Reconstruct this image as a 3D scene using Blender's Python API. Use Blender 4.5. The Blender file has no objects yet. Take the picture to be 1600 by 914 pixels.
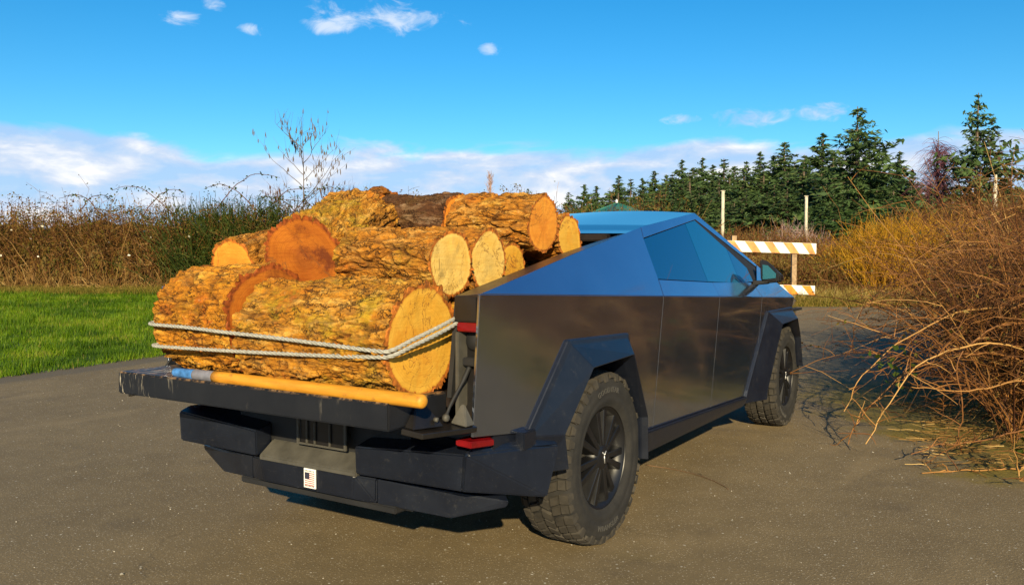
import bpy, bmesh, math, random
import numpy as np
from mathutils import Vector, Matrix, Quaternion, noise as mnoise

random.seed(7)
RNG = np.random.default_rng(11)
scene = bpy.context.scene
COL = scene.collection

# ------------------------------------------------------------------ camera, sky, sun, exposure
CAM = np.array((-3.8021, -2.8130, 1.4478))
YAW, PITCH, ROLL = 0.5656, -0.0358, 0.0006
FWD = np.array((math.cos(YAW), math.sin(YAW)))
RGT = np.array((math.sin(YAW), -math.cos(YAW)))
cam_data = bpy.data.cameras.new('camera')
cam_data.sensor_width = 36.0
cam_data.lens = 36.0 * 1288.9 / 1600.0
cam_data.clip_end = 5000
cam = bpy.data.objects.new('camera', cam_data)
COL.objects.link(cam)
F3 = Vector((math.cos(PITCH) * FWD[0], math.cos(PITCH) * FWD[1], math.sin(PITCH)))
R3 = Vector((RGT[0], RGT[1], 0))
U3 = R3.cross(F3)
R3r = R3 * math.cos(ROLL) + U3 * math.sin(ROLL)
U3r = -R3 * math.sin(ROLL) + U3 * math.cos(ROLL)
cam.matrix_world = Matrix(((R3r.x, U3r.x, -F3.x, CAM[0]), (R3r.y, U3r.y, -F3.y, CAM[1]), (R3r.z, U3r.z, -F3.z, CAM[2]), (0, 0, 0, 1)))
scene.camera = cam

SUN_EL = math.radians(22)
SUN_H = math.radians(34)                       # from the truck's tail towards its right side
sun_vec = Vector((-math.cos(SUN_H) * math.cos(SUN_EL), -math.sin(SUN_H) * math.cos(SUN_EL), math.sin(SUN_EL)))
sd = bpy.data.lights.new('sun', 'SUN')
sd.energy = 5.0
sd.angle = math.radians(0.6)
sd.color = (1.0, 0.83, 0.52)
sun = bpy.data.objects.new('sun', sd)
COL.objects.link(sun)
sun.rotation_euler = (-sun_vec).to_track_quat('-Z', 'Y').to_euler()

scene.view_settings.view_transform = 'Standard'
scene.view_settings.look = 'None'
scene.view_settings.gamma = 1.0
scene.view_settings.exposure = 0.72
scene.view_settings.use_curve_mapping = False


class NT:
    """small helper around a node tree"""
    def __init__(self, tree):
        self.t = tree
        self.n = tree.nodes
        self.l = tree.links

    def node(self, kind, **kw):
        nd = self.n.new(kind)
        for k, v in kw.items():
            if k == 'inp':
                for kk, vv in v.items():
                    self.set(nd, kk, vv)
            else:
                setattr(nd, k, v)
        return nd

    def set(self, nd, key, val):
        s = nd.inputs[key]
        if isinstance(val, bpy.types.NodeSocket):
            self.l.new(val, s)
        else:
            if isinstance(val, tuple) and len(val) == 3 and s.type == 'RGBA':
                val = val + (1.0,)
            s.default_value = val

    def math(self, op, a, b=0.0, c=0.0, clamp=False):
        nd = self.node('ShaderNodeMath', operation=op, use_clamp=clamp)
        self.set(nd, 0, a)
        self.set(nd, 1, b)
        self.set(nd, 2, c)
        return nd.outputs[0]

    def vmath(self, op, a, b=(0, 0, 0)):
        nd = self.node('ShaderNodeVectorMath', operation=op)
        self.set(nd, 0, a)
        self.set(nd, 1, b)
        return nd.outputs['Value'] if op in ('DOT_PRODUCT', 'LENGTH') else nd.outputs[0]

    def ramp(self, fac, stops, interp='LINEAR'):
        nd = self.node('ShaderNodeValToRGB')
        cr = nd.color_ramp
        cr.interpolation = interp
        while len(cr.elements) < len(stops):
            cr.elements.new(0.5)
        for e, (p, c) in zip(cr.elements, stops):
            e.position = p
            e.color = tuple(c) + (1.0,) if len(c) == 3 else c
        self.set(nd, 0, fac)
        return nd.outputs[0]

    def smooth(self, x, a, b):
        nd = self.node('ShaderNodeMapRange', interpolation_type='SMOOTHSTEP')
        self.set(nd, 0, x)
        self.set(nd, 1, a)
        self.set(nd, 2, b)
        self.set(nd, 3, 0.0)
        self.set(nd, 4, 1.0)
        return nd.outputs[0]

    def mix(self, fac, a, b, blend='MIX'):
        nd = self.node('ShaderNodeMix', data_type='RGBA', blend_type=blend)
        self.set(nd, 0, fac)
        self.set(nd, 6, a)
        self.set(nd, 7, b)
        return nd.outputs[2]

    def noise(self, vec, scale, detail=4.0, rough=0.55, dist=0.0, out=0):
        nd = self.node('ShaderNodeTexNoise')
        if vec is not None:
            self.set(nd, 'Vector', vec)
        self.set(nd, 'Scale', scale)
        self.set(nd, 'Detail', detail)
        self.set(nd, 'Roughness', rough)
        self.set(nd, 'Distortion', dist)
        return nd.outputs[out]

    def voronoi(self, vec, scale, feature='F1', out='Distance', rnd=1.0):
        nd = self.node('ShaderNodeTexVoronoi', feature=feature)
        if vec is not None:
            self.set(nd, 'Vector', vec)
        self.set(nd, 'Scale', scale)
        self.set(nd, 'Randomness', rnd)
        return nd.outputs[out]

    def mapping(self, vec, scale=(1, 1, 1), loc=(0, 0, 0), rot=(0, 0, 0)):
        nd = self.node('ShaderNodeMapping')
        self.set(nd, 'Vector', vec)
        nd.inputs['Location'].default_value = loc
        nd.inputs['Rotation'].default_value = rot
        nd.inputs['Scale'].default_value = scale
        return nd.outputs[0]

    def bump(self, height, strength=0.3, distance=0.01):
        nd = self.node('ShaderNodeBump')
        self.set(nd, 'Height', height)
        self.set(nd, 'Strength', strength)
        self.set(nd, 'Distance', distance)
        return nd.outputs[0]


# ---- world: Nishita sky, deeper blue as in the photograph, with a low cloud bank and a few small clouds
world = bpy.data.worlds.new('World')
scene.world = world
world.use_nodes = True
w = NT(world.node_tree)
w.n.clear()
sky = w.node('ShaderNodeTexSky', sky_type='NISHITA')
sky.sun_disc = False
sky.sun_elevation = SUN_EL
# Nishita: rotation 0 puts the sun at +Y, turning clockwise seen from above
sky.sun_rotation = math.atan2(sun_vec.x, sun_vec.y)
sky.air_density = 1.0
sky.dust_density = 0.2
sky.ozone_density = 2.5
geo = w.node('ShaderNodeNewGeometry')
vdir = w.vmath('SCALE', geo.outputs['Incoming'])
w.n.active = None
vdir.node.inputs['Scale'].default_value = -1.0
sep = w.node('ShaderNodeSeparateXYZ')
w.set(sep, 0, vdir)
df = w.vmath('DOT_PRODUCT', vdir, (float(FWD[0]), float(FWD[1]), 0))
dr = w.vmath('DOT_PRODUCT', vdir, (float(RGT[0]), float(RGT[1]), 0))
az = w.math('MULTIPLY', w.math('ARCTAN2', dr, df), 57.29578)
el = w.math('MULTIPLY', w.math('ARCSINE', sep.outputs[2]), 57.29578)
hsv = w.node('ShaderNodeHueSaturation')
w.set(hsv, 'Hue', 0.488)
w.set(hsv, 'Saturation', 1.42)
w.set(hsv, 'Value', 1.0)
w.set(hsv, 'Color', sky.outputs[0])
skycol = w.mix(1.0, hsv.outputs[0], (0.76, 1.14, 1.34), 'MULTIPLY')
# cloud coordinates in degrees
cv = w.node('ShaderNodeCombineXYZ')
w.set(cv, 0, w.math('MULTIPLY', az, 0.10))
w.set(cv, 1, w.math('MULTIPLY', el, 0.30))
n1 = w.noise(cv.outputs[0], 1.0, 7.0, 0.55, 0.4)
cv2 = w.node('ShaderNodeCombineXYZ')
w.set(cv2, 0, w.math('MULTIPLY', az, 0.05))
w.set(cv2, 1, w.math('MULTIPLY', el, 0.05))
w.set(cv2, 2, 3.7)
n2 = w.noise(cv2.outputs[0], 1.0, 2.0, 0.5)
# bank: upper edge near 8 degrees, billowing
edge = w.math('ADD', w.math('MULTIPLY', w.math('SUBTRACT', n2, 0.5), 4.5), 7.9)
edge = w.math('ADD', edge, w.math('MULTIPLY', w.math('SUBTRACT', n1, 0.5), 5.5))
bank = w.smooth(w.math('SUBTRACT', edge, el), -0.35, 0.75)
cv4 = w.node('ShaderNodeCombineXYZ')
w.set(cv4, 0, w.math('MULTIPLY', az, 0.16))
w.set(cv4, 1, w.math('MULTIPLY', el, 0.55))
w.set(cv4, 2, 9.1)
n4 = w.noise(cv4.outputs[0], 1.0, 6.0, 0.55, 0.3)
bank = w.math('MULTIPLY', bank, w.math('ADD', 0.84, w.math('MULTIPLY', w.smooth(n4, 0.35, 0.6), 0.16)))
# small fair-weather puffs: az, el, half-width, half-height (degrees)
puffs = [(-8.9, 16.2, 5.0, 1.15), (-12.2, 15.6, 2.4, 0.7), (-21.5, 15.2, 1.5, 0.55), (-19.6, 16.2, 0.9, 0.45),
         (-17.6, 14.9, 1.0, 0.45), (-1.6, 14.3, 0.8, 0.55), (16.2, 9.6, 2.6, 0.8), (20.5, 9.7, 2.0, 0.6), (11.5, 9.6, 1.6, 0.4)]
cv3 = w.node('ShaderNodeCombineXYZ')
w.set(cv3, 0, w.math('MULTIPLY', az, 0.45))
w.set(cv3, 1, w.math('MULTIPLY', el, 0.85))
n3 = w.noise(cv3.outputs[0], 1.0, 7.0, 0.62, 0.6)
acc = None
for (pa, pe, pw, ph) in puffs:
    dx = w.math('DIVIDE', w.math('SUBTRACT', az, pa), pw)
    dy = w.math('DIVIDE', w.math('SUBTRACT', el, pe), ph)
    r2 = w.math('ADD', w.math('MULTIPLY', dx, dx), w.math('MULTIPLY', dy, dy))
    m = w.math('SUBTRACT', 1.0, r2)
    acc = m if acc is None else w.math('MAXIMUM', acc, m)
acc = w.math('ADD', acc, w.math('MULTIPLY', w.math('SUBTRACT', n3, 0.55), 4.6))
puff = w.math('MULTIPLY', w.smooth(acc, -0.15, 1.5), 0.80)
cover = w.math('MAXIMUM', bank, puff)
ccol = w.ramp(w.math('ADD', w.math('MULTIPLY', n4, 0.75), w.math('MULTIPLY', n3, 0.25)),
              [(0.42, (4.3, 6.0, 8.8)), (0.53, (6.0, 7.1, 8.9)), (0.64, (9.4, 9.5, 9.6))])
ccol = w.mix(w.smooth(el, 9.5, 12.0), ccol, (7.6, 8.4, 9.6))
allc = w.mix(cover, skycol, ccol)
bg = w.node('ShaderNodeBackground')
w.set(bg, 'Color', allc)
w.set(bg, 'Strength', 0.066)
wo = w.node('ShaderNodeOutputWorld')
w.l.new(bg.outputs[0], wo.inputs[0])


# ------------------------------------------------------------------ helpers
def W(d, l, z=0.0):
    """depth and sideways distance on the ground, from the viewpoint, to world"""
    p = CAM[:2] + FWD * d + RGT * l
    return (float(p[0]), float(p[1]), z)


def sp(x, k=0.8):
    return k * np.logaddexp(0, np.asarray(x, float) / k)


def ground_z_d(d):
    return 0.034 * (sp(np.asarray(d) - 8.5) - sp(np.asarray(d) - 30.0, 3.0))


def depth_of(x, y):
    return (x - CAM[0]) * FWD[0] + (y - CAM[1]) * FWD[1]


def gz(x, y):
    return ground_z_d(depth_of(x, y))


def WA(d, l):
    d = np.asarray(d, float)
    l = np.asarray(l, float)
    return np.stack([CAM[0] + FWD[0] * d + RGT[0] * l, CAM[1] + FWD[1] * d + RGT[1] * l, ground_z_d(d)], -1)


def link(name, me, mat=None, parent=None, smooth=False):
    ob = bpy.data.objects.new(name, me)
    COL.objects.link(ob)
    if mat is not None and len(me.materials) == 0:
        me.materials.append(mat)
    if parent is not None:
        ob.parent = parent
    if len(me.polygons):
        me.polygons.foreach_set('use_smooth', [bool(smooth)] * len(me.polygons))
    return ob


def tag(ob, label, cat, group=None, kind=None):
    if label:
        ob['label'] = label
    if cat:
        ob['category'] = cat
    if group:
        ob['group'] = group
    if kind:
        ob['kind'] = kind
    return ob


def empty(name, loc=(0, 0, 0), label=None, cat=None, group=None, kind=None):
    o = bpy.data.objects.new(name, None)
    COL.objects.link(o)
    o.location = loc
    o.empty_display_size = 0.1
    return tag(o, label, cat, group, kind)


def arr_mesh(name, V, Fc, col=None):
    """fast mesh from arrays; Fc is (M,3) or (M,4)"""
    V = np.asarray(V, np.float32).reshape(-1, 3)
    Fc = np.asarray(Fc, np.int32)
    me = bpy.data.meshes.new(name)
    me.vertices.add(len(V))
    me.vertices.foreach_set('co', V.ravel())
    k = Fc.shape[1]
    me.loops.add(Fc.size)
    me.loops.foreach_set('vertex_index', Fc.ravel())
    me.polygons.add(len(Fc))
    me.polygons.foreach_set('loop_start', np.arange(0, Fc.size, k, dtype=np.int32))
    if col is not None:
        at = me.attributes.new('tone', 'FLOAT', 'POINT')
        at.data.foreach_set('value', np.asarray(col, np.float32).ravel())
    me.update(calc_edges=True)
    me.validate()
    return me


def tubes(P, R, sides=3):
    """P (N,K,3) polylines, R (N,K) radii -> verts, quads"""
    P = np.asarray(P, float)
    N, K, _ = P.shape
    T = np.gradient(P, axis=1)
    T /= np.linalg.norm(T, axis=2, keepdims=True) + 1e-9
    ref = np.where(np.abs(T[..., 2:3]) > 0.9, np.array([1.0, 0, 0]), np.array([0, 0, 1.0]))
    A = np.cross(T, ref)
    A /= np.linalg.norm(A, axis=2, keepdims=True) + 1e-9
    B = np.cross(T, A)
    ang = np.arange(sides) * 2 * math.pi / sides
    V = P[:, :, None, :] + R[:, :, None, None] * (A[:, :, None, :] * np.cos(ang)[None, None, :, None] + B[:, :, None, :] * np.sin(ang)[None, None, :, None])
    idx = np.arange(N * K * sides).reshape(N, K, sides)
    a = idx[:, :-1, :]
    b = idx[:, 1:, :]
    q = np.stack([a, np.roll(a, -1, 2), np.roll(b, -1, 2), b], -1).reshape(-1, 4)
    return V.reshape(-1, 3), q


def quads(C, U, Vv):
    """leaf faces: centres, half-vectors"""
    n = len(C)
    V = np.stack([C - U, C - 0.35 * U + Vv, C + U, C - 0.35 * U - Vv], 1).reshape(-1, 3)
    return V, np.arange(4 * n).reshape(n, 4)


def rand_unit(n):
    v = RNG.normal(size=(n, 3))
    return v / np.linalg.norm(v, axis=1, keepdims=True)


def poly_solid(name, pts, thick, mat, parent=None, bev=0.0025, nrm=None):
    """closed plate from an ordered 3D outline, thickened away from nrm (the outward side)"""
    bm = bmesh.new()
    vs = [bm.verts.new(p) for p in pts]
    f = bm.faces.new(vs)
    bm.normal_update()
    n = f.normal.copy()
    if nrm is not None and n.dot(Vector(nrm)) < 0:
        f.normal_flip()
        n = -n
    r = bmesh.ops.extrude_face_region(bm, geom=[f])
    nv = [g for g in r['geom'] if isinstance(g, bmesh.types.BMVert)]
    for v in nv:
        v.co += -n * thick
    # after extrusion the original face stays as the outward cover
    if f.is_valid is False:
        pass
    bmesh.ops.recalc_face_normals(bm, faces=bm.faces)
    if bev > 0:
        bmesh.ops.bevel(bm, geom=list(bm.edges), offset=bev, segments=1, affect='EDGES', clamp_overlap=True)
    me = bpy.data.meshes.new(name)
    bm.to_mesh(me)
    bm.free()
    return link(name, me, mat, parent)


def hull(name, pts, mat, parent=None, bev=0.004):
    """convex solid from points"""
    bm = bmesh.new()
    for p in pts:
        bm.verts.new(p)
    r = bmesh.ops.convex_hull(bm, input=list(bm.verts))
    bmesh.ops.delete(bm, geom=[v for v in bm.verts if not v.link_faces], context='VERTS')
    bmesh.ops.dissolve_limit(bm, angle_limit=0.02, verts=bm.verts, edges=bm.edges)
    bmesh.ops.recalc_face_normals(bm, faces=bm.faces)
    if bev > 0:
        bmesh.ops.bevel(bm, geom=list(bm.edges), offset=bev, segments=2, affect='EDGES', clamp_overlap=True)
    me = bpy.data.meshes.new(name)
    bm.to_mesh(me)
    bm.free()
    return link(name, me, mat, parent)


def box(name, x0, x1, y0, y1, z0, z1, mat, parent=None, bev=0.004):
    return hull(name, [(x, y, z) for x in (x0, x1) for y in (y0, y1) for z in (z0, z1)], mat, parent, bev)


def lathe(name, prof, mat, parent=None, seg=72, axis='Y', closed=False):
    prof = np.asarray(prof, float)
    n = len(prof)
    a = np.arange(seg) * 2 * math.pi / seg
    V = np.zeros((seg, n, 3))
    V[:, :, 1] = prof[None, :, 0]
    V[:, :, 0] = prof[None, :, 1] * np.cos(a)[:, None]
    V[:, :, 2] = prof[None, :, 1] * np.sin(a)[:, None]
    idx = np.arange(seg * n).reshape(seg, n)
    m = n if closed else n - 1
    i0 = idx
    i1 = np.roll(idx, -1, 0)
    q = np.stack([i0[:, :m], i1[:, :m], np.roll(i1, -1, 1)[:, :m], np.roll(i0, -1, 1)[:, :m]], -1).reshape(-1, 4)
    me = arr_mesh(name, V, q)
    return link(name, me, mat, parent, smooth=True)


def tube_obj(name, pts, rad, mat, parent=None, sides=10):
    P = np.asarray(pts, float)[None]
    R = np.full((1, P.shape[1]), rad) if np.isscalar(rad) else np.asarray(rad, float)[None]
    V, q = tubes(P, R, sides)
    n = len(V)
    me = bpy.data.meshes.new(name)
    faces = [tuple(map(int, f)) for f in q] + [tuple(range(sides))[::-1], tuple(range(n - sides, n))]
    me.from_pydata([tuple(map(float, v)) for v in V], [], faces)
    me.update()
    return link(name, me, mat, parent, smooth=True)


def catmull(pts, n):
    P = np.asarray(pts, float)
    P = np.vstack([2 * P[0] - P[1], P, 2 * P[-1] - P[-2]])
    out = []
    segs = len(P) - 3
    for t in np.linspace(0, segs - 1e-6, n):
        i = int(t)
        u = t - i
        a, b, c, d = P[i:i + 4]
        out.append(0.5 * ((2 * b) + (c - a) * u + (2 * a - 5 * b + 4 * c - d) * u * u + (3 * b - a - 3 * c + d) * u ** 3))
    return np.array(out)


# ---- numpy noise
def _hash(ix, iy, iz, s=0):
    h = (ix.astype(np.int64) * 374761393 + iy.astype(np.int64) * 668265263 + iz.astype(np.int64) * 2147483647 + s * 1274126177) & 0xFFFFFFFF
    h = ((h ^ (h >> 13)) * 1274126177) & 0xFFFFFFFF
    h = ((h ^ (h >> 16)) * 2246822519) & 0xFFFFFFFF
    return ((h ^ (h >> 15)) & 0xFFFFFF) / float(0xFFFFFF)


def vnoise(p, s=0):
    i = np.floor(p).astype(np.int64)
    f = p - i
    f = f * f * (3 - 2 * f)
    out = 0
    for dx in (0, 1):
        for dy in (0, 1):
            for dz in (0, 1):
                wgt = (f[..., 0] if dx else 1 - f[..., 0]) * (f[..., 1] if dy else 1 - f[..., 1]) * (f[..., 2] if dz else 1 - f[..., 2])
                out = out + wgt * _hash(i[..., 0] + dx, i[..., 1] + dy, i[..., 2] + dz, s)
    return out


def fbm(p, o=4, s=0):
    a, t, r = 0.5, 0, 0
    for k in range(o):
        r = r + a * vnoise(p * (2.0 ** k), s + k)
        t += a
        a *= 0.5
    return r / t


def worley(p, s=0):
    i = np.floor(p).astype(np.int64)
    f1 = np.full(p.shape[:-1], 9.0)
    f2 = np.full(p.shape[:-1], 9.0)
    cid = np.zeros(p.shape[:-1])
    for dx in (-1, 0, 1):
        for dy in (-1, 0, 1):
            for dz in (-1, 0, 1):
                c = i + np.array((dx, dy, dz))
                q = c + np.stack([_hash(c[..., 0], c[..., 1], c[..., 2], s + k) for k in (1, 2, 3)], -1)
                d = np.linalg.norm(q - p, axis=-1)
                hh = _hash(c[..., 0], c[..., 1], c[..., 2], s + 7)
                closer = d < f1
                f2 = np.where(closer, f1, np.minimum(f2, d))
                cid = np.where(closer, hh, cid)
                f1 = np.where(closer, d, f1)
    return f1, f2, cid


# ------------------------------------------------------------------ materials
def new_mat(name):
    m = bpy.data.materials.new(name)
    m.use_nodes = True
    t = NT(m.node_tree)
    b = t.n['Principled BSDF']
    tc = t.node('ShaderNodeTexCoord')
    return m, t, b, tc.outputs['Object']


def plain(name, base, rough=0.5, metal=0.0, var=0.25, vscale=6.0, bump=0.0, bscale=120.0, rvar=0.15, spec=0.5, ior=1.5):
    m, t, b, oc = new_mat(name)
    n = t.noise(oc, vscale, 5.0, 0.6)
    lo = tuple(c * (1 - var) for c in base)
    hi = tuple(min(1, c * (1 + var)) for c in base)
    t.set(b, 'Base Color', t.ramp(n, [(0.3, lo), (0.7, hi)]))
    rn = t.noise(oc, vscale * 2.3, 6.0, 0.65)
    t.set(b, 'Roughness', t.math('ADD', rough - rvar / 2, t.math('MULTIPLY', rn, rvar), clamp=True))
    b.inputs['Metallic'].default_value = metal
    b.inputs['Specular IOR Level'].default_value = spec
    b.inputs['IOR'].default_value = ior
    if bump > 0:
        t.set(b, 'Normal', t.bump(t.noise(oc, bscale, 3.0, 0.6), bump, 0.002))
    return m


def leafy(name, stops, rough=0.6, trans=0.25):
    """colour picked by the per-piece tone attribute"""
    m, t, b, oc = new_mat(name)
    at = t.node('ShaderNodeAttribute', attribute_name='tone')
    c = t.ramp(at.outputs['Fac'], stops)
    t.set(b, 'Base Color', c)
    b.inputs['Roughness'].default_value = rough
    b.inputs['Specular IOR Level'].default_value = 0.25
    if trans > 0:
        tr = t.node('ShaderNodeBsdfTranslucent')
        t.set(tr, 'Color', c)
        mx = t.node('ShaderNodeMixShader')
        mx.inputs[0].default_value = trans
        t.l.new(b.outputs[0], mx.inputs[1])
        t.l.new(tr.outputs[0], mx.inputs[2])
        t.l.new(mx.outputs[0], t.n['Material Output'].inputs[0])
    return m


# brushed steel
def steel_mat():
    m, t, b, oc = new_mat('brushed_steel')
    st = t.mapping(oc, (3.0, 3.0, 260.0))
    n = t.noise(st, 1.0, 3.0, 0.6)
    smudge = t.noise(oc, 2.6, 5.0, 0.6)
    t.set(b, 'Base Color', t.ramp(smudge, [(0.3, (0.31, 0.36, 0.49)), (0.7, (0.37, 0.42, 0.55))]))
    b.inputs['Metallic'].default_value = 0.965
    t.set(b, 'Roughness', t.math('ADD', 0.05, t.math('ADD', t.math('MULTIPLY', smudge, 0.10), t.math('MULTIPLY', t.smooth(t.noise(t.mapping(oc, (9, 9, 3)), 1.0, 7.0, 0.7), 0.5, 0.75), 0.10))))
    t.set(b, 'Normal', t.bump(n, 0.03, 0.0005))
    b.inputs['Anisotropic'].default_value = 0.3
    return m


M_STEEL = steel_mat()


def plastic_mat():
    m, t, b, oc = new_mat('textured_black_plastic')
    n = t.noise(oc, 5.0, 6.0, 0.65)
    dust = t.smooth(t.noise(oc, 22.0, 8.0, 0.7), 0.56, 0.72)
    geo_ = t.node('ShaderNodeNewGeometry')
    c = t.ramp(n, [(0.3, (0.004, 0.0058, 0.012)), (0.7, (0.008, 0.0108, 0.019))])
    c = t.mix(t.math('MULTIPLY', dust, 0.16), c, (0.085, 0.08, 0.07))
    scf = t.math('MULTIPLY', t.smooth(t.noise(t.mapping(oc, (14, 14, 60), rot=(0.5, 0.3, 0)), 1.0, 6.0, 0.7), 0.62, 0.72), 0.30)
    c = t.mix(scf, c, (0.06, 0.058, 0.055))
    speck = t.math('LESS_THAN', t.voronoi(oc, 55.0), 0.07)
    c = t.mix(t.math('MULTIPLY', speck, 0.22), c, (0.2, 0.19, 0.17))
    t.set(b, 'Base Color', c)
    t.set(b, 'Roughness', t.math('ADD', 0.26, t.math('MULTIPLY', n, 0.2)))
    b.inputs['IOR'].default_value = 1.55
    b.inputs['Specular IOR Level'].default_value = 0.42
    t.set(b, 'Normal', t.bump(t.noise(oc, 420.0, 2.0, 0.6), 0.25, 0.001))
    return m


M_PLASTIC = plastic_mat()


def tailgate_mat():
    m, t, b, oc = new_mat('scratched_tailgate_black')
    n = t.noise(oc, 6.0, 6.0, 0.65)
    c = t.ramp(n, [(0.3, (0.0045, 0.005, 0.0075)), (0.7, (0.010, 0.0105, 0.013))])
    sx = t.node('ShaderNodeSeparateXYZ')
    t.set(sx, 0, oc)
    zone = t.smooth(sx.outputs[1], 0.36, 0.62)
    st = t.mapping(oc, (6.0, 34.0, 5.0), rot=(0.28, 0, 0))
    sc = t.noise(st, 1.0, 6.0, 0.6, 0.3)
    mask = t.math('MULTIPLY', t.smooth(sc, 0.56, 0.66), zone)
    mask2 = t.math('MULTIPLY', t.smooth(t.noise(t.mapping(oc, (4, 16, 4)), 1.0, 5.0, 0.6), 0.6, 0.7), 0.12)
    c = t.mix(t.math('MAXIMUM', mask, mask2), c, (0.42, 0.37, 0.28))
    # wood dust along the upper edge
    top = t.smooth(sx.outputs[2], 0.916, 0.926)
    dd = t.math('MULTIPLY', top, t.smooth(t.noise(oc, 26.0, 6.0, 0.7), 0.45, 0.62))
    c = t.mix(t.math('MULTIPLY', dd, 0.75), c, (0.30, 0.17, 0.07))
    t.set(b, 'Base Color', c)
    t.set(b, 'Roughness', 0.5)
    t.set(b, 'Normal', t.bump(t.math('ADD', t.noise(oc, 300.0, 2.0), t.math('MULTIPLY', mask, 2.0)), 0.3, 0.001))
    return m


M_TAILGATE = tailgate_mat()
M_DARK = plain('matt_black', (0.010, 0.010, 0.011), 0.7, var=0.4)
M_RAIL = plain('bed_rail_black', (0.022, 0.016, 0.014), 0.34, 0.0, var=0.4, vscale=14, bump=0.15, bscale=200)
M_BLACKMETAL = plain('black_wheel_paint', (0.006, 0.006, 0.007), 0.42, 0.0, var=0.3)
M_GREY = plain('dusty_grey_plastic', (0.060, 0.056, 0.046), 0.65, var=0.35, vscale=9, bump=0.2)
M_CAP = plain('satin_black_cap', (0.010, 0.009, 0.009), 0.3, var=0.4)
M_RED = plain('red_lens', (0.15, 0.003, 0.005), 0.22, var=0.25, vscale=30)
M_WHITE = plain('sticker_white', (0.80, 0.79, 0.76), 0.5, var=0.06)
M_FLAGRED = plain('sticker_red', (0.42, 0.10, 0.09), 0.5, var=0.15)
M_FLAGBLUE = plain('sticker_navy', (0.03, 0.03, 0.05), 0.5, var=0.2)
M_LETTER = plain('raised_rubber_letter', (0.055, 0.052, 0.046), 0.75, var=0.3)
M_EMBLEM = plain('silver_emblem', (0.6, 0.6, 0.6), 0.35, 0.6, var=0.1)
M_DISC = plain('brake_steel', (0.30, 0.27, 0.22), 0.4, 0.9, var=0.3, vscale=20)


def glass_mat(name, base, ior=2.3, rough=0.02):
    m, t, b, oc = new_mat(name)
    t.set(b, 'Base Color', base)
    b.inputs['Roughness'].default_value = rough
    b.inputs['IOR'].default_value = ior
    n = t.noise(oc, 3.0, 2.0)
    t.set(b, 'Normal', t.bump(n, 0.02, 0.01))
    return m


M_GLASS = glass_mat('tinted_glass', (0.0, 0.018, 0.085), 2.6)
M_GLASS2 = glass_mat('tinted_glass_front', (0.0, 0.04, 0.11), 3.4)
M_ROOF = glass_mat('roof_glass', (0.006, 0.010, 0.016), 2.6, 0.06)
M_MIRROR = glass_mat('mirror_glass', (0.02, 0.09, 0.085), 2.6)


def rubber_mat():
    m, t, b, oc = new_mat('dusty_rubber')
    n = t.noise(oc, 9.0, 7.0, 0.7)
    c = t.ramp(n, [(0.35, (0.008, 0.0075, 0.007)), (0.65, (0.021, 0.019, 0.016))])
    t.set(b, 'Base Color', c)
    b.inputs['Roughness'].default_value = 0.85
    t.set(b, 'Normal', t.bump(t.noise(oc, 160.0, 3.0), 0.3, 0.002))
    return m


M_RUBBER = rubber_mat()
M_TREAD = plain('tread_rubber', (0.033, 0.028, 0.021), 0.9, var=0.45, vscale=14, bump=0.3, bscale=140)


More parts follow.
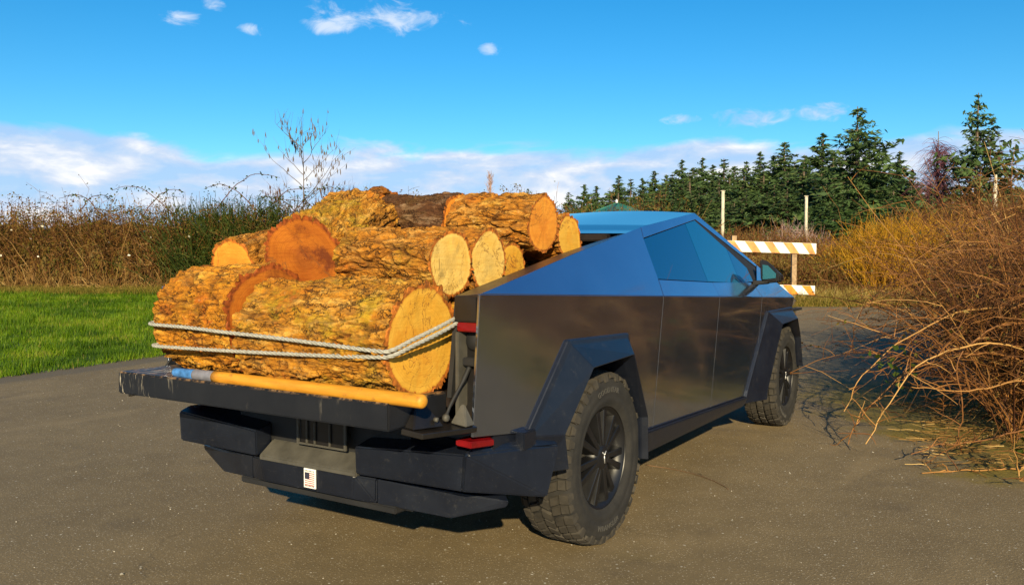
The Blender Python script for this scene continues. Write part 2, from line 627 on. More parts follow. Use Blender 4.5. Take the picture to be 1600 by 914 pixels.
def bark_mat(name, base_stops, moss=0.5, orange=0.5, seed=0.0):
    m, t, b, oc = new_mat(name)
    oi = t.node('ShaderNodeObjectInfo')
    off = t.node('ShaderNodeCombineXYZ')
    t.set(off, 0, t.math('MULTIPLY', oi.outputs['Random'], 37.0))
    t.set(off, 1, t.math('MULTIPLY', oi.outputs['Random'], 19.0))
    t.set(off, 2, seed)
    p = t.vmath('ADD', oc, off.outputs[0])
    at = t.node('ShaderNodeAttribute', attribute_name='tone')
    fu = t.node('ShaderNodeAttribute', attribute_name='furrow')
    fine = t.noise(t.mapping(p, (12, 40, 40)), 1.0, 8.0, 0.7)
    c = t.ramp(t.math('ADD', t.math('MULTIPLY', at.outputs['Fac'], 0.5), t.math('MULTIPLY', fine, 0.5)), base_stops)
    # moss and lichen in large patches
    big = t.noise(p, 4.2, 5.0, 0.65)
    ms = t.math('MULTIPLY', t.smooth(big, 0.50, 0.66), moss)
    mc = t.ramp(t.noise(p, 40.0, 4.0), [(0.35, (0.20, 0.18, 0.008)), (0.65, (0.52, 0.40, 0.02))])
    c = t.mix(ms, c, mc)
    # rubbed, freshly broken inner bark
    rub = t.math('MULTIPLY', t.smooth(t.noise(t.vmath('ADD', p, (5.3, 2.2, 8.8)), 5.5, 6.0, 0.7), 0.54, 0.66), orange)
    c = t.mix(rub, c, t.ramp(fine, [(0.3, (0.38, 0.080, 0.006)), (0.7, (0.72, 0.25, 0.02))]))
    # pale weathered scales
    pale = t.math('MULTIPLY', t.smooth(t.noise(t.mapping(p, (30, 55, 55)), 1.0, 5.0, 0.7), 0.60, 0.72), 0.5)
    c = t.mix(pale, c, (0.52, 0.40, 0.24))
    # greyish brown weathered plates between the golden ones
    wth = t.math('MULTIPLY', t.smooth(t.noise(t.mapping(t.vmath('ADD', p, (1.7, 9.2, 4.4)), (7, 22, 22)), 1.0, 6.0, 0.7), 0.50, 0.62), 0.42)
    c = t.mix(wth, c, t.ramp(fine, [(0.3, (0.075, 0.040, 0.016)), (0.7, (0.24, 0.14, 0.055))]))
    # narrow splits running with the grain
    wob = t.noise(p, 16.0, 4.0, 0.6, 0.0, 1)
    q = t.vmath('ADD', t.mapping(p, (4.2, 30.0, 30.0)), t.vmath('MULTIPLY', wob, (1.6, 2.4, 2.4)))
    vd = t.voronoi(q, 1.0, 'DISTANCE_TO_EDGE')
    split = t.math('MULTIPLY', t.math('SUBTRACT', 1.0, t.smooth(vd, 0.015, 0.075)), t.smooth(t.noise(p, 9.0, 4.0, 0.6), 0.46, 0.60))
    c = t.mix(t.math('MULTIPLY', split, 0.72), c, (0.075, 0.030, 0.009))
    # the open cracks are coloured a dark red-brown
    c = t.mix(t.math('MULTIPLY', t.math('SUBTRACT', 1.0, fu.outputs['Fac']), 0.85), c, (0.070, 0.026, 0.007))
    t.set(b, 'Base Color', c)
    b.inputs['Roughness'].default_value = 0.88
    b.inputs['Specular IOR Level'].default_value = 0.2
    hgt = t.math('ADD', t.noise(t.mapping(p, (35, 130, 130)), 1.0, 6.0, 0.7), t.math('MULTIPLY', t.voronoi(t.mapping(p, (22, 90, 90)), 1.0), 0.6))
    hgt = t.math('SUBTRACT', hgt, t.math('MULTIPLY', split, 1.2))
    t.set(b, 'Normal', t.bump(hgt, 1.0, 0.012))
    return m


BARK_GOLD = bark_mat('bark_golden', [(0.25, (0.26, 0.090, 0.008)), (0.5, (0.56, 0.235, 0.020)), (0.75, (0.74, 0.42, 0.09))], 0.62, 0.8)
BARK_ORANGE = bark_mat('bark_orange', [(0.25, (0.32, 0.105, 0.007)), (0.5, (0.64, 0.25, 0.016)), (0.75, (0.78, 0.42, 0.06))], 0.28, 1.0, 4.0)
BARK_BROWN = bark_mat('bark_brown', [(0.25, (0.24, 0.080, 0.009)), (0.5, (0.52, 0.205, 0.020)), (0.75, (0.70, 0.38, 0.09))], 0.30, 0.75, 9.0)
BARK_DARK = bark_mat('bark_dark', [(0.25, (0.040, 0.016, 0.008)), (0.5, (0.11, 0.045, 0.017)), (0.8, (0.32, 0.21, 0.12))], 0.05, 0.10, 13.0)


def cut_mat(name, pale, deep, stain, stain_amt, rim=(0.36, 0.11, 0.014)):
    m, t, b, oc = new_mat(name)
    oi = t.node('ShaderNodeObjectInfo')
    sx = t.node('ShaderNodeSeparateXYZ')
    t.set(sx, 0, oc)
    rad = t.node('ShaderNodeAttribute', attribute_name='radial').outputs['Fac']
    off = t.node('ShaderNodeCombineXYZ')
    t.set(off, 0, t.math('MULTIPLY', oi.outputs['Random'], 31.0))
    p = t.vmath('ADD', oc, off.outputs[0])
    wob = t.math('MULTIPLY', t.noise(p, 5.0, 3.0), 0.10)
    rr = t.math('ADD', rad, wob)
    rings = t.math('SINE', t.math('MULTIPLY', rr, 150.0))
    rings2 = t.math('SINE', t.math('MULTIPLY', rr, 61.0))
    c = t.ramp(t.noise(p, 4.5, 6.0, 0.65), [(0.3, deep), (0.62, pale)])
    c = t.mix(t.math('MULTIPLY', t.smooth(rings, 0.2, 1.0), 0.22), c, tuple(x * 0.72 for x in deep))
    c = t.mix(t.math('MULTIPLY', t.smooth(rings2, 0.5, 1.0), 0.16), c, tuple(x * 0.6 for x in deep))
    # saw marks
    sm = t.noise(t.mapping(p, (1, 9, 90), rot=(0.5, 0, 0)), 1.0, 3.0)
    c = t.mix(t.math('MULTIPLY', t.smooth(sm, 0.48, 0.66), 0.34), c, tuple(x * 0.85 for x in deep))
    heart = t.math('MULTIPLY', t.math('SUBTRACT', 1.0, t.smooth(t.math('ADD', rr, t.math('MULTIPLY', t.noise(p, 3.0, 4.0), 0.35)), 0.42, 0.62)), 0.28)
    c = t.mix(heart, c, stain)
    st = t.math('MULTIPLY', t.smooth(t.noise(t.vmath('ADD', p, (3, 7, 1)), 6.5, 7.0, 0.7), 0.52, 0.66), stain_amt)
    c = t.mix(st, c, stain)
    # pale sapwood just inside the bark ring
    c = t.mix(t.math('MULTIPLY', t.math('MULTIPLY', t.smooth(rad, 0.74, 0.84), t.math('SUBTRACT', 1.0, t.smooth(rad, 0.86, 0.9))), 0.3), c, tuple(min(1, x * 1.15) for x in pale))
    ringm = t.smooth(t.math('ADD', rad, t.math('MULTIPLY', t.math('SUBTRACT', t.noise(p, 9.0, 5.0), 0.5), 0.09)), 0.895, 0.925)
    c = t.mix(ringm, c, t.ramp(t.noise(p, 45.0, 4.0), [(0.35, tuple(x * 0.5 for x in rim)), (0.65, tuple(min(1, x * 1.5) for x in rim))]))
    # drying cracks
    ck = t.noise(t.mapping(p, (1, 1, 1)), 3.0, 6.0, 0.6, 1.2)
    crack = t.math('LESS_THAN', t.math('ABSOLUTE', t.math('SUBTRACT', ck, 0.5)), 0.0042)
    c = t.mix(t.math('MULTIPLY', crack, 0.6), c, (0.16, 0.06, 0.015))
    t.set(b, 'Base Color', c)
    b.inputs['Roughness'].default_value = 0.75
    b.inputs['Specular IOR Level'].default_value = 0.25
    t.set(b, 'Normal', t.bump(t.math('ADD', sm, t.math('MULTIPLY', t.noise(p, 90.0, 4.0), 0.7)), 0.35, 0.004))
    return m


CUT_YELLOW = cut_mat('cut_yellow', (0.64, 0.36, 0.048), (0.60, 0.285, 0.022), (0.54, 0.20, 0.012), 0.45)
CUT_PALE = cut_mat('cut_pale', (0.76, 0.51, 0.14), (0.68, 0.38, 0.06), (0.36, 0.24, 0.07), 0.8)
CUT_ORANGE = cut_mat('cut_orange', (0.72, 0.30, 0.035), (0.62, 0.20, 0.016), (0.46, 0.12, 0.01), 0.5)
CUT_RED = cut_mat('cut_red', (0.42, 0.130, 0.010), (0.26, 0.058, 0.005), (0.10, 0.020, 0.006), 0.85, (0.24, 0.055, 0.008))


def asphalt_mat():
    m, t, b, oc = new_mat('asphalt')
    big = t.noise(oc, 0.42, 5.0, 0.6)
    mid = t.noise(oc, 3.2, 6.0, 0.65)
    fine = t.noise(oc, 190.0, 3.0, 0.7)
    c = t.ramp(t.math('ADD', t.math('MULTIPLY', big, 0.55), t.math('MULTIPLY', mid, 0.45)),
               [(0.32, (0.142, 0.102, 0.050)), (0.5, (0.185, 0.136, 0.068)), (0.68, (0.235, 0.172, 0.085))])
    c = t.mix(t.math('MULTIPLY', t.smooth(fine, 0.40, 0.66), 0.5), c, (0.040, 0.031, 0.022))
    # chippings of different colour
    v1 = t.node('ShaderNodeTexVoronoi', feature='F1')
    t.set(v1, 'Vector', oc)
    t.set(v1, 'Scale', 88.0)
    chip = t.math('MULTIPLY', t.math('LESS_THAN', v1.outputs['Distance'], 0.30), t.math('GREATER_THAN', t.node('ShaderNodeSeparateColor', inp={0: v1.outputs['Color']}).outputs[0], 0.62))
    c = t.mix(t.math('MULTIPLY', chip, 0.7), c, t.mix(t.node('ShaderNodeSeparateColor', inp={0: v1.outputs['Color']}).outputs[1], (0.34, 0.26, 0.15), (0.46, 0.40, 0.30)))
    v2 = t.node('ShaderNodeTexVoronoi', feature='F1')
    t.set(v2, 'Vector', oc)
    t.set(v2, 'Scale', 21.0)
    peb = t.math('MULTIPLY', t.math('LESS_THAN', v2.outputs['Distance'], 0.13), t.math('GREATER_THAN', t.node('ShaderNodeSeparateColor', inp={0: v2.outputs['Color']}).outputs[0], 0.74))
    c = t.mix(t.math('MULTIPLY', peb, 0.85), c, (0.50, 0.46, 0.38))
    sx = t.node('ShaderNodeSeparateXYZ')
    t.set(sx, 0, oc)
    # darker resurfaced strip along the lawn
    strip = t.math('MULTIPLY', t.smooth(t.math('ADD', sx.outputs[1], t.math('MULTIPLY', t.math('SUBTRACT', mid, 0.5), 0.5)), 7.15, 7.32), 0.55)
    c = t.mix(strip, c, (0.075, 0.067, 0.056))
    # moss along the thicket (right side of the lane)
    ll = t.vmath('DOT_PRODUCT', t.vmath('SUBTRACT', oc, (float(CAM[0]), float(CAM[1]), 0)), (float(RGT[0]), float(RGT[1]), 0))
    dd = t.vmath('DOT_PRODUCT', t.vmath('SUBTRACT', oc, (float(CAM[0]), float(CAM[1]), 0)), (float(FWD[0]), float(FWD[1]), 0))
    mn = t.noise(oc, 1.3, 6.0, 0.65)
    mm = t.smooth(t.math('ADD', t.math('SUBTRACT', ll, 2.75), t.math('MULTIPLY', t.math('SUBTRACT', mn, 0.5), 2.6)), 0.15, 0.75)
    mm = t.math('MULTIPLY', mm, t.smooth(t.math('ADD', dd, t.math('MULTIPLY', mn, 1.4)), 5.75, 6.35))
    mm = t.math('MULTIPLY', mm, t.math('SUBTRACT', 1.0, t.smooth(dd, 8.6, 10.5)))
    mossc = t.ramp(t.noise(oc, 60.0, 5.0, 0.7), [(0.3, (0.060, 0.048, 0.008)), (0.55, (0.17, 0.125, 0.013)), (0.75, (0.28, 0.20, 0.03))])
    c = t.mix(t.math('MULTIPLY', mm, 0.9), c, mossc)
    mm2 = t.math('MULTIPLY', t.smooth(t.noise(t.vmath('ADD', oc, (9, 4, 0)), 1.6, 5.0, 0.6), 0.62, 0.75), 0.25)
    c = t.mix(mm2, c, (0.15, 0.115, 0.04))
    stn = t.math('MULTIPLY', t.smooth(t.noise(t.vmath('ADD', oc, (3.1, 8.2, 0)), 0.9, 6.0, 0.65), 0.56, 0.70), 0.38)
    c = t.mix(stn, c, (0.075, 0.058, 0.040))
    dustp = t.math('MULTIPLY', t.smooth(t.noise(t.mapping(oc, (0.35, 1.5, 1), rot=(0, 0, 0.1)), 1.0, 5.0, 0.6), 0.56, 0.72), 0.35)
    c = t.mix(dustp, c, (0.27, 0.20, 0.105))
    cw = t.vmath('ADD', oc, t.vmath('MULTIPLY', t.noise(oc, 2.2, 5.0, 0.65, 0.0, 1), (0.7, 0.7, 0)))
    ce = t.voronoi(cw, 0.33, 'DISTANCE_TO_EDGE')
    crk = t.math('MULTIPLY', t.math('LESS_THAN', ce, 0.0022), t.smooth(t.noise(oc, 0.6, 3.0), 0.48, 0.6))
    c = t.mix(t.math('MULTIPLY', crk, 0.22), c, (0.02, 0.017, 0.014))
    t.set(b, 'Base Color', c)
    b.inputs['Roughness'].default_value = 0.85
    b.inputs['Specular IOR Level'].default_value = 0.3
    h = t.math('ADD', t.math('MULTIPLY', fine, 0.6), t.math('MULTIPLY', v1.outputs['Distance'], -0.9))
    t.set(b, 'Normal', t.bump(h, 0.45, 0.004))
    return m


M_ASPHALT = asphalt_mat()


def ground_mat():
    m, t, b, oc = new_mat('grassy_soil')
    n = t.noise(oc, 0.35, 6.0, 0.6)
    f = t.noise(oc, 24.0, 6.0, 0.7)
    c = t.ramp(f, [(0.3, (0.022, 0.050, 0.002)), (0.55, (0.045, 0.10, 0.003)), (0.75, (0.085, 0.13, 0.006))])
    dd = t.vmath('DOT_PRODUCT', t.vmath('SUBTRACT', oc, (float(CAM[0]), float(CAM[1]), 0)), (float(FWD[0]), float(FWD[1]), 0))
    ll = t.vmath('DOT_PRODUCT', t.vmath('SUBTRACT', oc, (float(CAM[0]), float(CAM[1]), 0)), (float(RGT[0]), float(RGT[1]), 0))
    far = t.math('MAXIMUM', t.smooth(t.math('ADD', dd, t.math('MULTIPLY', n, 4.0)), 25.5, 28.0), t.smooth(ll, 2.0, 4.5))
    d = t.ramp(f, [(0.3, (0.06, 0.040, 0.016)), (0.6, (0.13, 0.09, 0.035)), (0.8, (0.18, 0.14, 0.05))])
    t.set(b, 'Base Color', t.mix(far, c, d))
    b.inputs['Roughness'].default_value = 0.95
    t.set(b, 'Normal', t.bump(f, 0.8, 0.05))
    return m


M_GROUND = ground_mat()

# ------------------------------------------------------------------ ground and lane
rows_d = [-400, -60, -20, -5, 0, 3, 5, 6.5] + list(np.arange(7.5, 12, 0.5)) + list(np.arange(12, 36, 1.5)) + [38, 42, 50, 70, 110, 200, 500, 2500]
lat = [-2500, -300, -80, -40, -20, -10, -5, 0, 5, 10, 20, 40, 80, 300, 2500]
V = np.array([[WA(d, l) for l in lat] for d in rows_d]).reshape(-1, 3)
nl = len(lat)
Fq = [(i * nl + j, i * nl + j + 1, (i + 1) * nl + j + 1, (i + 1) * nl + j) for i in range(len(rows_d) - 1) for j in range(nl - 1)]
g = link('ground', arr_mesh('ground', V, Fq), M_GROUND)
g['kind'] = 'structure'

# asphalt sheet 1.5 cm above the soil, wavering left edge against the lawn
dr_ = [-30, -12, -4, 0, 2, 4] + list(np.arange(5, 19.81, 0.4))
Va, Fa = [], []
NA = 9
for i, d in enumerate(dr_):
    l0 = (0.536 * d - 10.613) / 0.844
    l0 = max(l0, -45.0)
    l0 += 0.16 * (fbm(np.array([[d * 0.55, 1.3, 0.2]]), 4)[0] - 0.5) * 2
    l1 = 8.5 if d > 4 else 8.5 + (4 - d) * 0.4
    far = 0
    for j in range(NA):
        u = [0, 0.004, 0.16, 0.32, 0.48, 0.64, 0.82, 0.996, 1.0][j]
        l = l0 + (l1 - l0) * u
        dd_ = d
        if i == len(dr_) - 1:
            dd_ = d + 0.5 * (fbm(np.array([[l * 0.6, 5.3, 0.2]]), 4)[0] - 0.5)
        p = WA(dd_, l)
        p[2] += 0.004 if 0.002 < u < 0.998 else -0.012
        Va.append(p)
for i in range(len(dr_) - 1):
    for j in range(NA - 1):
        a = i * NA + j
        Fa.append((a, a + 1, a + NA + 1, a + NA))
Va = np.array(Va)
Va[:, 2] += 0.006
road = link('road', arr_mesh('road', Va, Fa), M_ASPHALT)
road['kind'] = 'structure'
ROADZ = 0.010

# ------------------------------------------------------------------ the pickup truck (x forward, y to its left, rear axle at x = 0)
truck = empty('pickup_truck', (0, 0, 0.010), 'angular stainless steel pickup truck parked on the asphalt with its tailgate down', 'pickup truck')
T = truck


def zc(x):
    return 1.316 - 0.0370 * (x + 1.177)


def ylow(x, z):
    return -(1.0 - 0.075 * (zc(x) - z))


def yup(x, z):
    return -1.0 + 0.499 * (z - zc(x))


def side(s, x, y, z):
    return (x, y if s < 0 else -y, z)


def lowpanel(name, pts, s, mat=M_STEEL, th=0.012):
    return poly_solid(name, [side(s, x, ylow(x, z), z) for x, z in pts], th, mat, T, 0.0018, (0, s, 0))


def uppanel(name, pts, s, mat=M_STEEL, th=0.012, off=0.0, parent=None):
    return poly_solid(name, [side(s, x, yup(x, z) + off, z) for x, z in pts], th, mat, parent or T, 0.0018, (0, s, 0.4))


def flare(name, outer, inner, s):
    """wheel-arch cladding: bevel strip, broad face and a deep return"""
    n = len(outer)
    bm = bmesh.new()
    rows = []
    for (ox, oz), (ix, iz) in zip(outer, inner):
        ux, uz = ix - ox, iz - oz
        ln = math.hypot(ux, uz)
        ux, uz = ux / ln, uz / ln
        pr = [(ox, ylow(ox, oz) + 0.015, oz), (ox, ylow(ox, oz) - 0.012, oz), (ox + ux * 0.034, ylow(ox, oz) - 0.020, oz + uz * 0.034),
              (ix, -1.072 if iz > 0.85 else -1.040, iz), (ix + ux * 0.012, -1.0, iz + uz * 0.012), (ix + ux * 0.010, -0.72, iz + uz * 0.010)]
        rows.append([bm.verts.new(side(s, *p)) for p in pr])
    for a, b in zip(rows[:-1], rows[1:]):
        for k in range(len(a) - 1):
            bm.faces.new((a[k], a[k + 1], b[k + 1], b[k]))
    for r in (rows[0], rows[-1]):
        bm.faces.new(r)
    bmesh.ops.recalc_face_normals(bm, faces=bm.faces)
    sharp = [e for e in bm.edges if len(e.link_faces) == 2]
    bmesh.ops.bevel(bm, geom=sharp, offset=0.004, segments=1, affect='EDGES', clamp_overlap=True)
    me = bpy.data.meshes.new(name)
    bm.to_mesh(me)
    bm.free()
    return link(name, me, M_PLASTIC, T)


R_OUT = [(-0.70, 0.50), (-0.785, 0.685), (-0.455, 1.082), (0.215, 1.066), (0.455, 0.64), (0.452, 0.36)]
R_IN = [(-0.52, 0.50), (-0.555, 0.665), (-0.335, 0.945), (0.125, 0.965), (0.385, 0.60), (0.395, 0.36)]
F_OUT = [(2.46, 0.36), (2.505, 0.455), (2.90, 1.05), (3.66, 1.05), (3.92, 0.86), (4.02, 0.50)]
F_IN = [(2.76, 0.36), (2.79, 0.44), (3.09, 0.935), (3.60, 0.955), (3.84, 0.78), (3.95, 0.50)]

for s in (-1, 1):
    lowpanel('quarter_panel', [(-1.177, 1.316), (0.688, zc(0.688)), (0.677, 0.476), (0.44, 0.484), (0.43, 0.63), (0.205, 1.04),
                               (-0.435, 1.055), (-0.745, 0.70), (-1.165, 0.752)], s)
    lowpanel('rear_door', [(0.693, zc(0.693)), (1.695, zc(1.695)), (1.690, 0.443), (0.682, 0.476)], s)
    lowpanel('front_door', [(1.700, zc(1.70)), (2.727, zc(2.727)), (2.727, 0.74), (2.53, 0.46), (2.49, 0.417), (1.695, 0.443)], s)
    lowpanel('fender', [(2.732, zc(2.732)), (3.74, zc(3.74)), (3.70, 1.03), (2.91, 1.03), (2.732, 0.75)], s)
    # nose side
    poly_solid('nose_side', [side(s, *p) for p in [(3.742, -0.995, zc(3.74)), (4.40, -0.86, 1.075), (4.44, -0.85, 0.80), (4.20, -0.93, 0.55), (3.96, -0.955, 0.70), (3.88, -0.965, 0.90), (3.702, -0.98, 1.03)]], 0.012, M_STEEL, T, 0.0, (0.2, s, 0))
    # upper body: sail, sills, pillar, cantrail
    uppanel('sail_panel', [(-1.172, 1.3175), (0.688, zc(0.688) + 0.0015), (0.725, 1.343), (0.786, 1.583), (0.825, 1.653), (-0.197, 1.486)], s)
    uppanel('door_sill', [(0.695, zc(0.695) + 0.0015), (1.695, zc(1.695) + 0.0015), (1.678, 1.306), (0.731, 1.341)], s)
    uppanel('door_sill', [(1.701, zc(1.701) + 0.0015), (2.727, zc(2.727) + 0.0015), (2.652, 1.262), (2.60, 1.287), (1.684, 1.306)], s)
    uppanel('fender_top', [(2.733, zc(2.733) + 0.0015), (3.74, zc(3.74) + 0.0015), (3.02, 1.422), (2.80, 1.30), (2.66, 1.262)], s)
    uppanel('cantrail', [(0.832, 1.655), (2.017, 1.803), (3.02, 1.424), (2.975, 1.408), (1.965, 1.752), (0.793, 1.587)], s, th=0.03)
    uppanel('pillar_trim', [(1.945, 1.747), (1.972, 1.748), (2.972, 1.404), (2.80, 1.303), (2.70, 1.300), (1.93, 1.700)], s, M_DARK, 0.02, 0.006)
    uppanel('side_window', [(0.792, 1.582), (1.700, 1.711), (1.600, 1.3115), (0.731, 1.344)], s, M_GLASS, 0.006, 0.004)
    uppanel('side_window', [(1.706, 1.712), (1.945, 1.745), (2.40, 1.545), (2.33, 1.290), (1.606, 1.3113)], s, M_GLASS2, 0.006, 0.0035)
    uppanel('side_window', [(2.406, 1.542), (2.70, 1.40), (2.70, 1.292), (2.336, 1.2895)], s, M_GLASS, 0.006, 0.004)
    # dark top of the sail (bed rail) and the inside wall of the bed
    poly_solid('bed_rail', [side(s, *p) for p in [(-1.172, -0.9985, 1.3165), (-0.197, yup(-0.197, 1.486) + 0.002, 1.4865), (0.56, -0.82, 1.6095), (0.56, -0.735, 1.592), (-0.20, -0.795, 1.478), (-1.172, -0.872, 1.306)]], 0.02, M_RAIL, T, 0.002, (0, 0, 1))
    poly_solid('bed_wall', [side(s, *p) for p in [(-1.165, -0.871, 1.30), (0.56, -0.734, 1.586), (0.56, -0.70, 0.90), (-1.165, -0.83, 0.90)]], 0.02, M_DARK, T, 0.0, (0, -s, 0))
    # rear end: cap, lamp, recess
    box('end_cap', -1.176, -1.02, *(sorted((s * 0.874, s * 0.986))), 1.206, 1.309, M_CAP, T, 0.006)
    box('tail_light', -1.172, -1.06, *(sorted((s * 0.884, s * 0.986))), 1.168, 1.203, M_RED, T, 0.004)
    lathe_o = lathe('socket', [(-0.012, 0.0001), (-0.012, 0.036), (0.0, 0.040), (0.02, 0.040)], M_DARK, T, 28)
    lathe_o.rotation_euler = (0, 0, -math.pi / 2)
    lathe_o.location = (-1.118, s * 0.935, 1.130)
    hull('recess_wall', [side(s, *p) for p in [(-1.112, -0.885, 1.165), (-1.112, -0.972, 1.165), (-1.112, -0.885, 0.78), (-1.112, -0.944, 0.78), (-0.9, -0.885, 1.165), (-0.9, -0.972, 1.165), (-0.9, -0.885, 0.78), (-0.9, -0.942, 0.78)]], M_CAP, T, 0.004)
    box('recess_trim', -1.172, -1.10, *(sorted((s * 0.876, s * 0.893))), 0.80, 1.165, M_GREY, T, 0.003)
    box('latch', -1.150, -1.09, *(sorted((s * 0.895, s * 0.955))), 1.030, 1.062, M_DARK, T, 0.004)
    hull('hinge_wedge', [side(s, *p) for p in [(-1.17, -0.885, 0.80), (-1.11, -0.885, 0.80), (-1.11, -0.942, 0.80), (-1.17, -0.942, 0.80), (-1.10, -0.90, 0.90), (-1.10, -0.945, 0.90)]], M_CAP, T, 0.003)
    # lower lamp under the quarter panel
    hull('reflector', [side(s, p[0] + (0.10 if s > 0 and p[0] < -1.1 else 0), p[1], p[2]) for p in [(-1.182, -0.885, 0.740), (-1.182, -0.885, 0.716), (-1.178, -0.957, 0.736), (-1.178, -0.957, 0.710), (-1.02, -0.962, 0.718), (-1.02, -0.962, 0.694), (-1.0, -0.885, 0.74), (-1.0, -0.885, 0.70)]], M_RED, T, 0.003)
    hull('lower_sill', [side(s, *p) for p in [(-0.998, -0.94, 0.755), (-0.998, -0.94, 0.66), (-0.76, -0.945, 0.72), (-0.76, -0.945, 0.62), (-0.998, -0.6, 0.755), (-0.76, -0.6, 0.72), (-0.76, -0.6, 0.62), (-0.998, -0.6, 0.66)]], M_PLASTIC, T, 0.003)
    box('flare_foot', -0.835, -0.735, *(sorted((s * 0.945, s * 0.992))), 0.640, 0.716, M_PLASTIC, T, 0.004)
    flare('wheel_arch', R_OUT, R_IN, s)
    flare('wheel_arch', F_OUT, F_IN, s)
    # rocker
    hull('rocker', [side(s, *p) for p in [(0.46, -0.975, 0.481), (2.50, -0.97, 0.412), (0.46, -0.955, 0.355), (2.42, -0.95, 0.345), (0.46, -0.80, 0.355), (2.42, -0.80, 0.345), (0.46, -0.80, 0.481), (2.50, -0.80, 0.412)]], M_PLASTIC, T, 0.006)
    # bumper wing wrapping to the side
    hull('bumper_wing', [side(s, *p) for p in [(-1.155, -0.318, 0.637), (-1.150, -0.318, 0.516), (-1.150, -0.905, 0.673), (-1.150, -0.893, 0.524),
                                               (-1.06, -0.318, 0.66), (-1.06, -0.318, 0.516), (-1.09, -0.90, 0.695), (-0.9, -0.8, 0.50), (-0.9, -0.5, 0.70)]], M_PLASTIC, T, 0.006)
    hull('bumper_corner', [side(s, *p) for p in [(-1.1495, -0.909, 0.672), (-1.1495, -0.897, 0.524), (-0.60, -1.035, 0.628), (-0.70, -1.03, 0.415), (-1.09, -0.907, 0.694), (-0.62, -0.985, 0.672),
                                                 (-0.62, -0.80, 0.66), (-0.72, -0.80, 0.43), (-1.08, -0.80, 0.69), (-1.08, -0.80, 0.50)]], M_PLASTIC, T, 0.006)
    # lower corner panels of the bumper
    hull('bumper_skirt', [side(s, *p) for p in [(-1.102, -0.402, 0.494), (-1.102, -0.402, 0.386), (-1.015, -0.738, 0.462), (-1.015, -0.732, 0.355), (-0.945, -0.985, 0.45), (-0.945, -0.975, 0.425),
                                                (-0.85, -0.402, 0.50), (-0.85, -0.402, 0.39), (-0.82, -0.85, 0.49), (-0.82, -0.85, 0.38)]], M_PLASTIC, T, 0.005)
    # mirror on its stalk
    mh = hull('mirror', [side(s, *p) for p in [(2.70, -0.985, 1.468), (2.72, -1.010, 1.275), (2.70, -1.150, 1.350), (2.71, -1.142, 1.290), (2.70, -0.992, 1.30), (2.72, -1.04, 1.455),
                                               (2.86, -0.99, 1.44), (2.88, -1.02, 1.285), (2.80, -1.155, 1.325), (2.80, -1.14, 1.30)]], M_CAP, T, 0.008)
    poly_solid('mirror_glass', [side(s, *p) for p in [(2.700, -1.010, 1.425), (2.7, -1.012, 1.310), (2.7005, -1.112, 1.322), (2.7005, -1.115, 1.355), (2.700, -1.05, 1.420)]], -0.004, M_MIRROR, mh, 0.0, (-1, 0, 0)).location.x = -0.0062
    hull('mirror_stalk', [side(s, *p) for p in [(2.70, -0.93, 1.30), (2.80, -0.93, 1.30), (2.70, -1.06, 1.295), (2.80, -1.06, 1.295), (2.70, -0.93, 1.262), (2.80, -0.93, 1.262), (2.72, -1.03, 1.272), (2.80, -1.03, 1.272)]], M_DARK, mh, 0.004)
    # wheel well walls
    for cx in (0.0, 3.635):
        box('wheel_well', cx - 0.62, cx + 0.56, *(sorted((s * 0.56, s * 0.60))), 0.36, 1.08, M_DARK, T, 0)
        box('well_roof', cx - 0.62, cx + 0.56, *(sorted((s * 0.60, s * 0.965))), 1.0, 1.02, M_DARK, T, 0)
        hull('well_back', [side(s, *p) for p in [(cx + 0.40, -0.60, 0.34), (cx + 0.44, -0.60, 0.34), (cx + 0.26, -0.60, 1.0), (cx + 0.30, -0.60, 1.0), (cx + 0.40, -0.962, 0.34), (cx + 0.44, -0.962, 0.34), (cx + 0.20, -0.962, 0.99), (cx + 0.24, -0.962, 0.99)]], M_GREY, T, 0.0)
        hull('well_front', [side(s, *p) for p in [(cx - 0.66, -0.60, 0.5), (cx - 0.6, -0.60, 0.5), (cx - 0.50, -0.60, 1.0), (cx - 0.45, -0.60, 1.0), (cx - 0.66, -0.955, 0.5), (cx - 0.60, -0.955, 0.5), (cx - 0.50, -0.955, 1.0), (cx - 0.45, -0.955, 1.0)]], M_DARK, T, 0.0)

# roof glass between the cantrails, gently crowned
nx, ny = 14, 18
Vr = []
for i in range(nx):
    x = 0.56 + (2.012 - 0.56) * i / (nx - 1)
    ze = 1.6075 + (1.7995 - 1.6075) * i / (nx - 1)
    if x > 0.83:
        ze = 1.6545 + (1.8015 - 1.6545) * (x - 0.83) / (2.012 - 0.83)
    ye = -yup(x, ze) - 0.004
    for j in range(ny):
        u = -1 + 2 * j / (ny - 1)
        Vr.append((x, ye * u, ze + 0.034 * (1 - u * u) * min(1.0, 0.3 + 0.7 * i / (nx - 1))))
Fr = [(i * ny + j, (i + 1) * ny + j, (i + 1) * ny + j + 1, i * ny + j + 1) for i in range(nx - 1) for j in range(ny - 1)]
link('roof_glass', arr_mesh('roof_glass', Vr, Fr), M_ROOF, T, True)
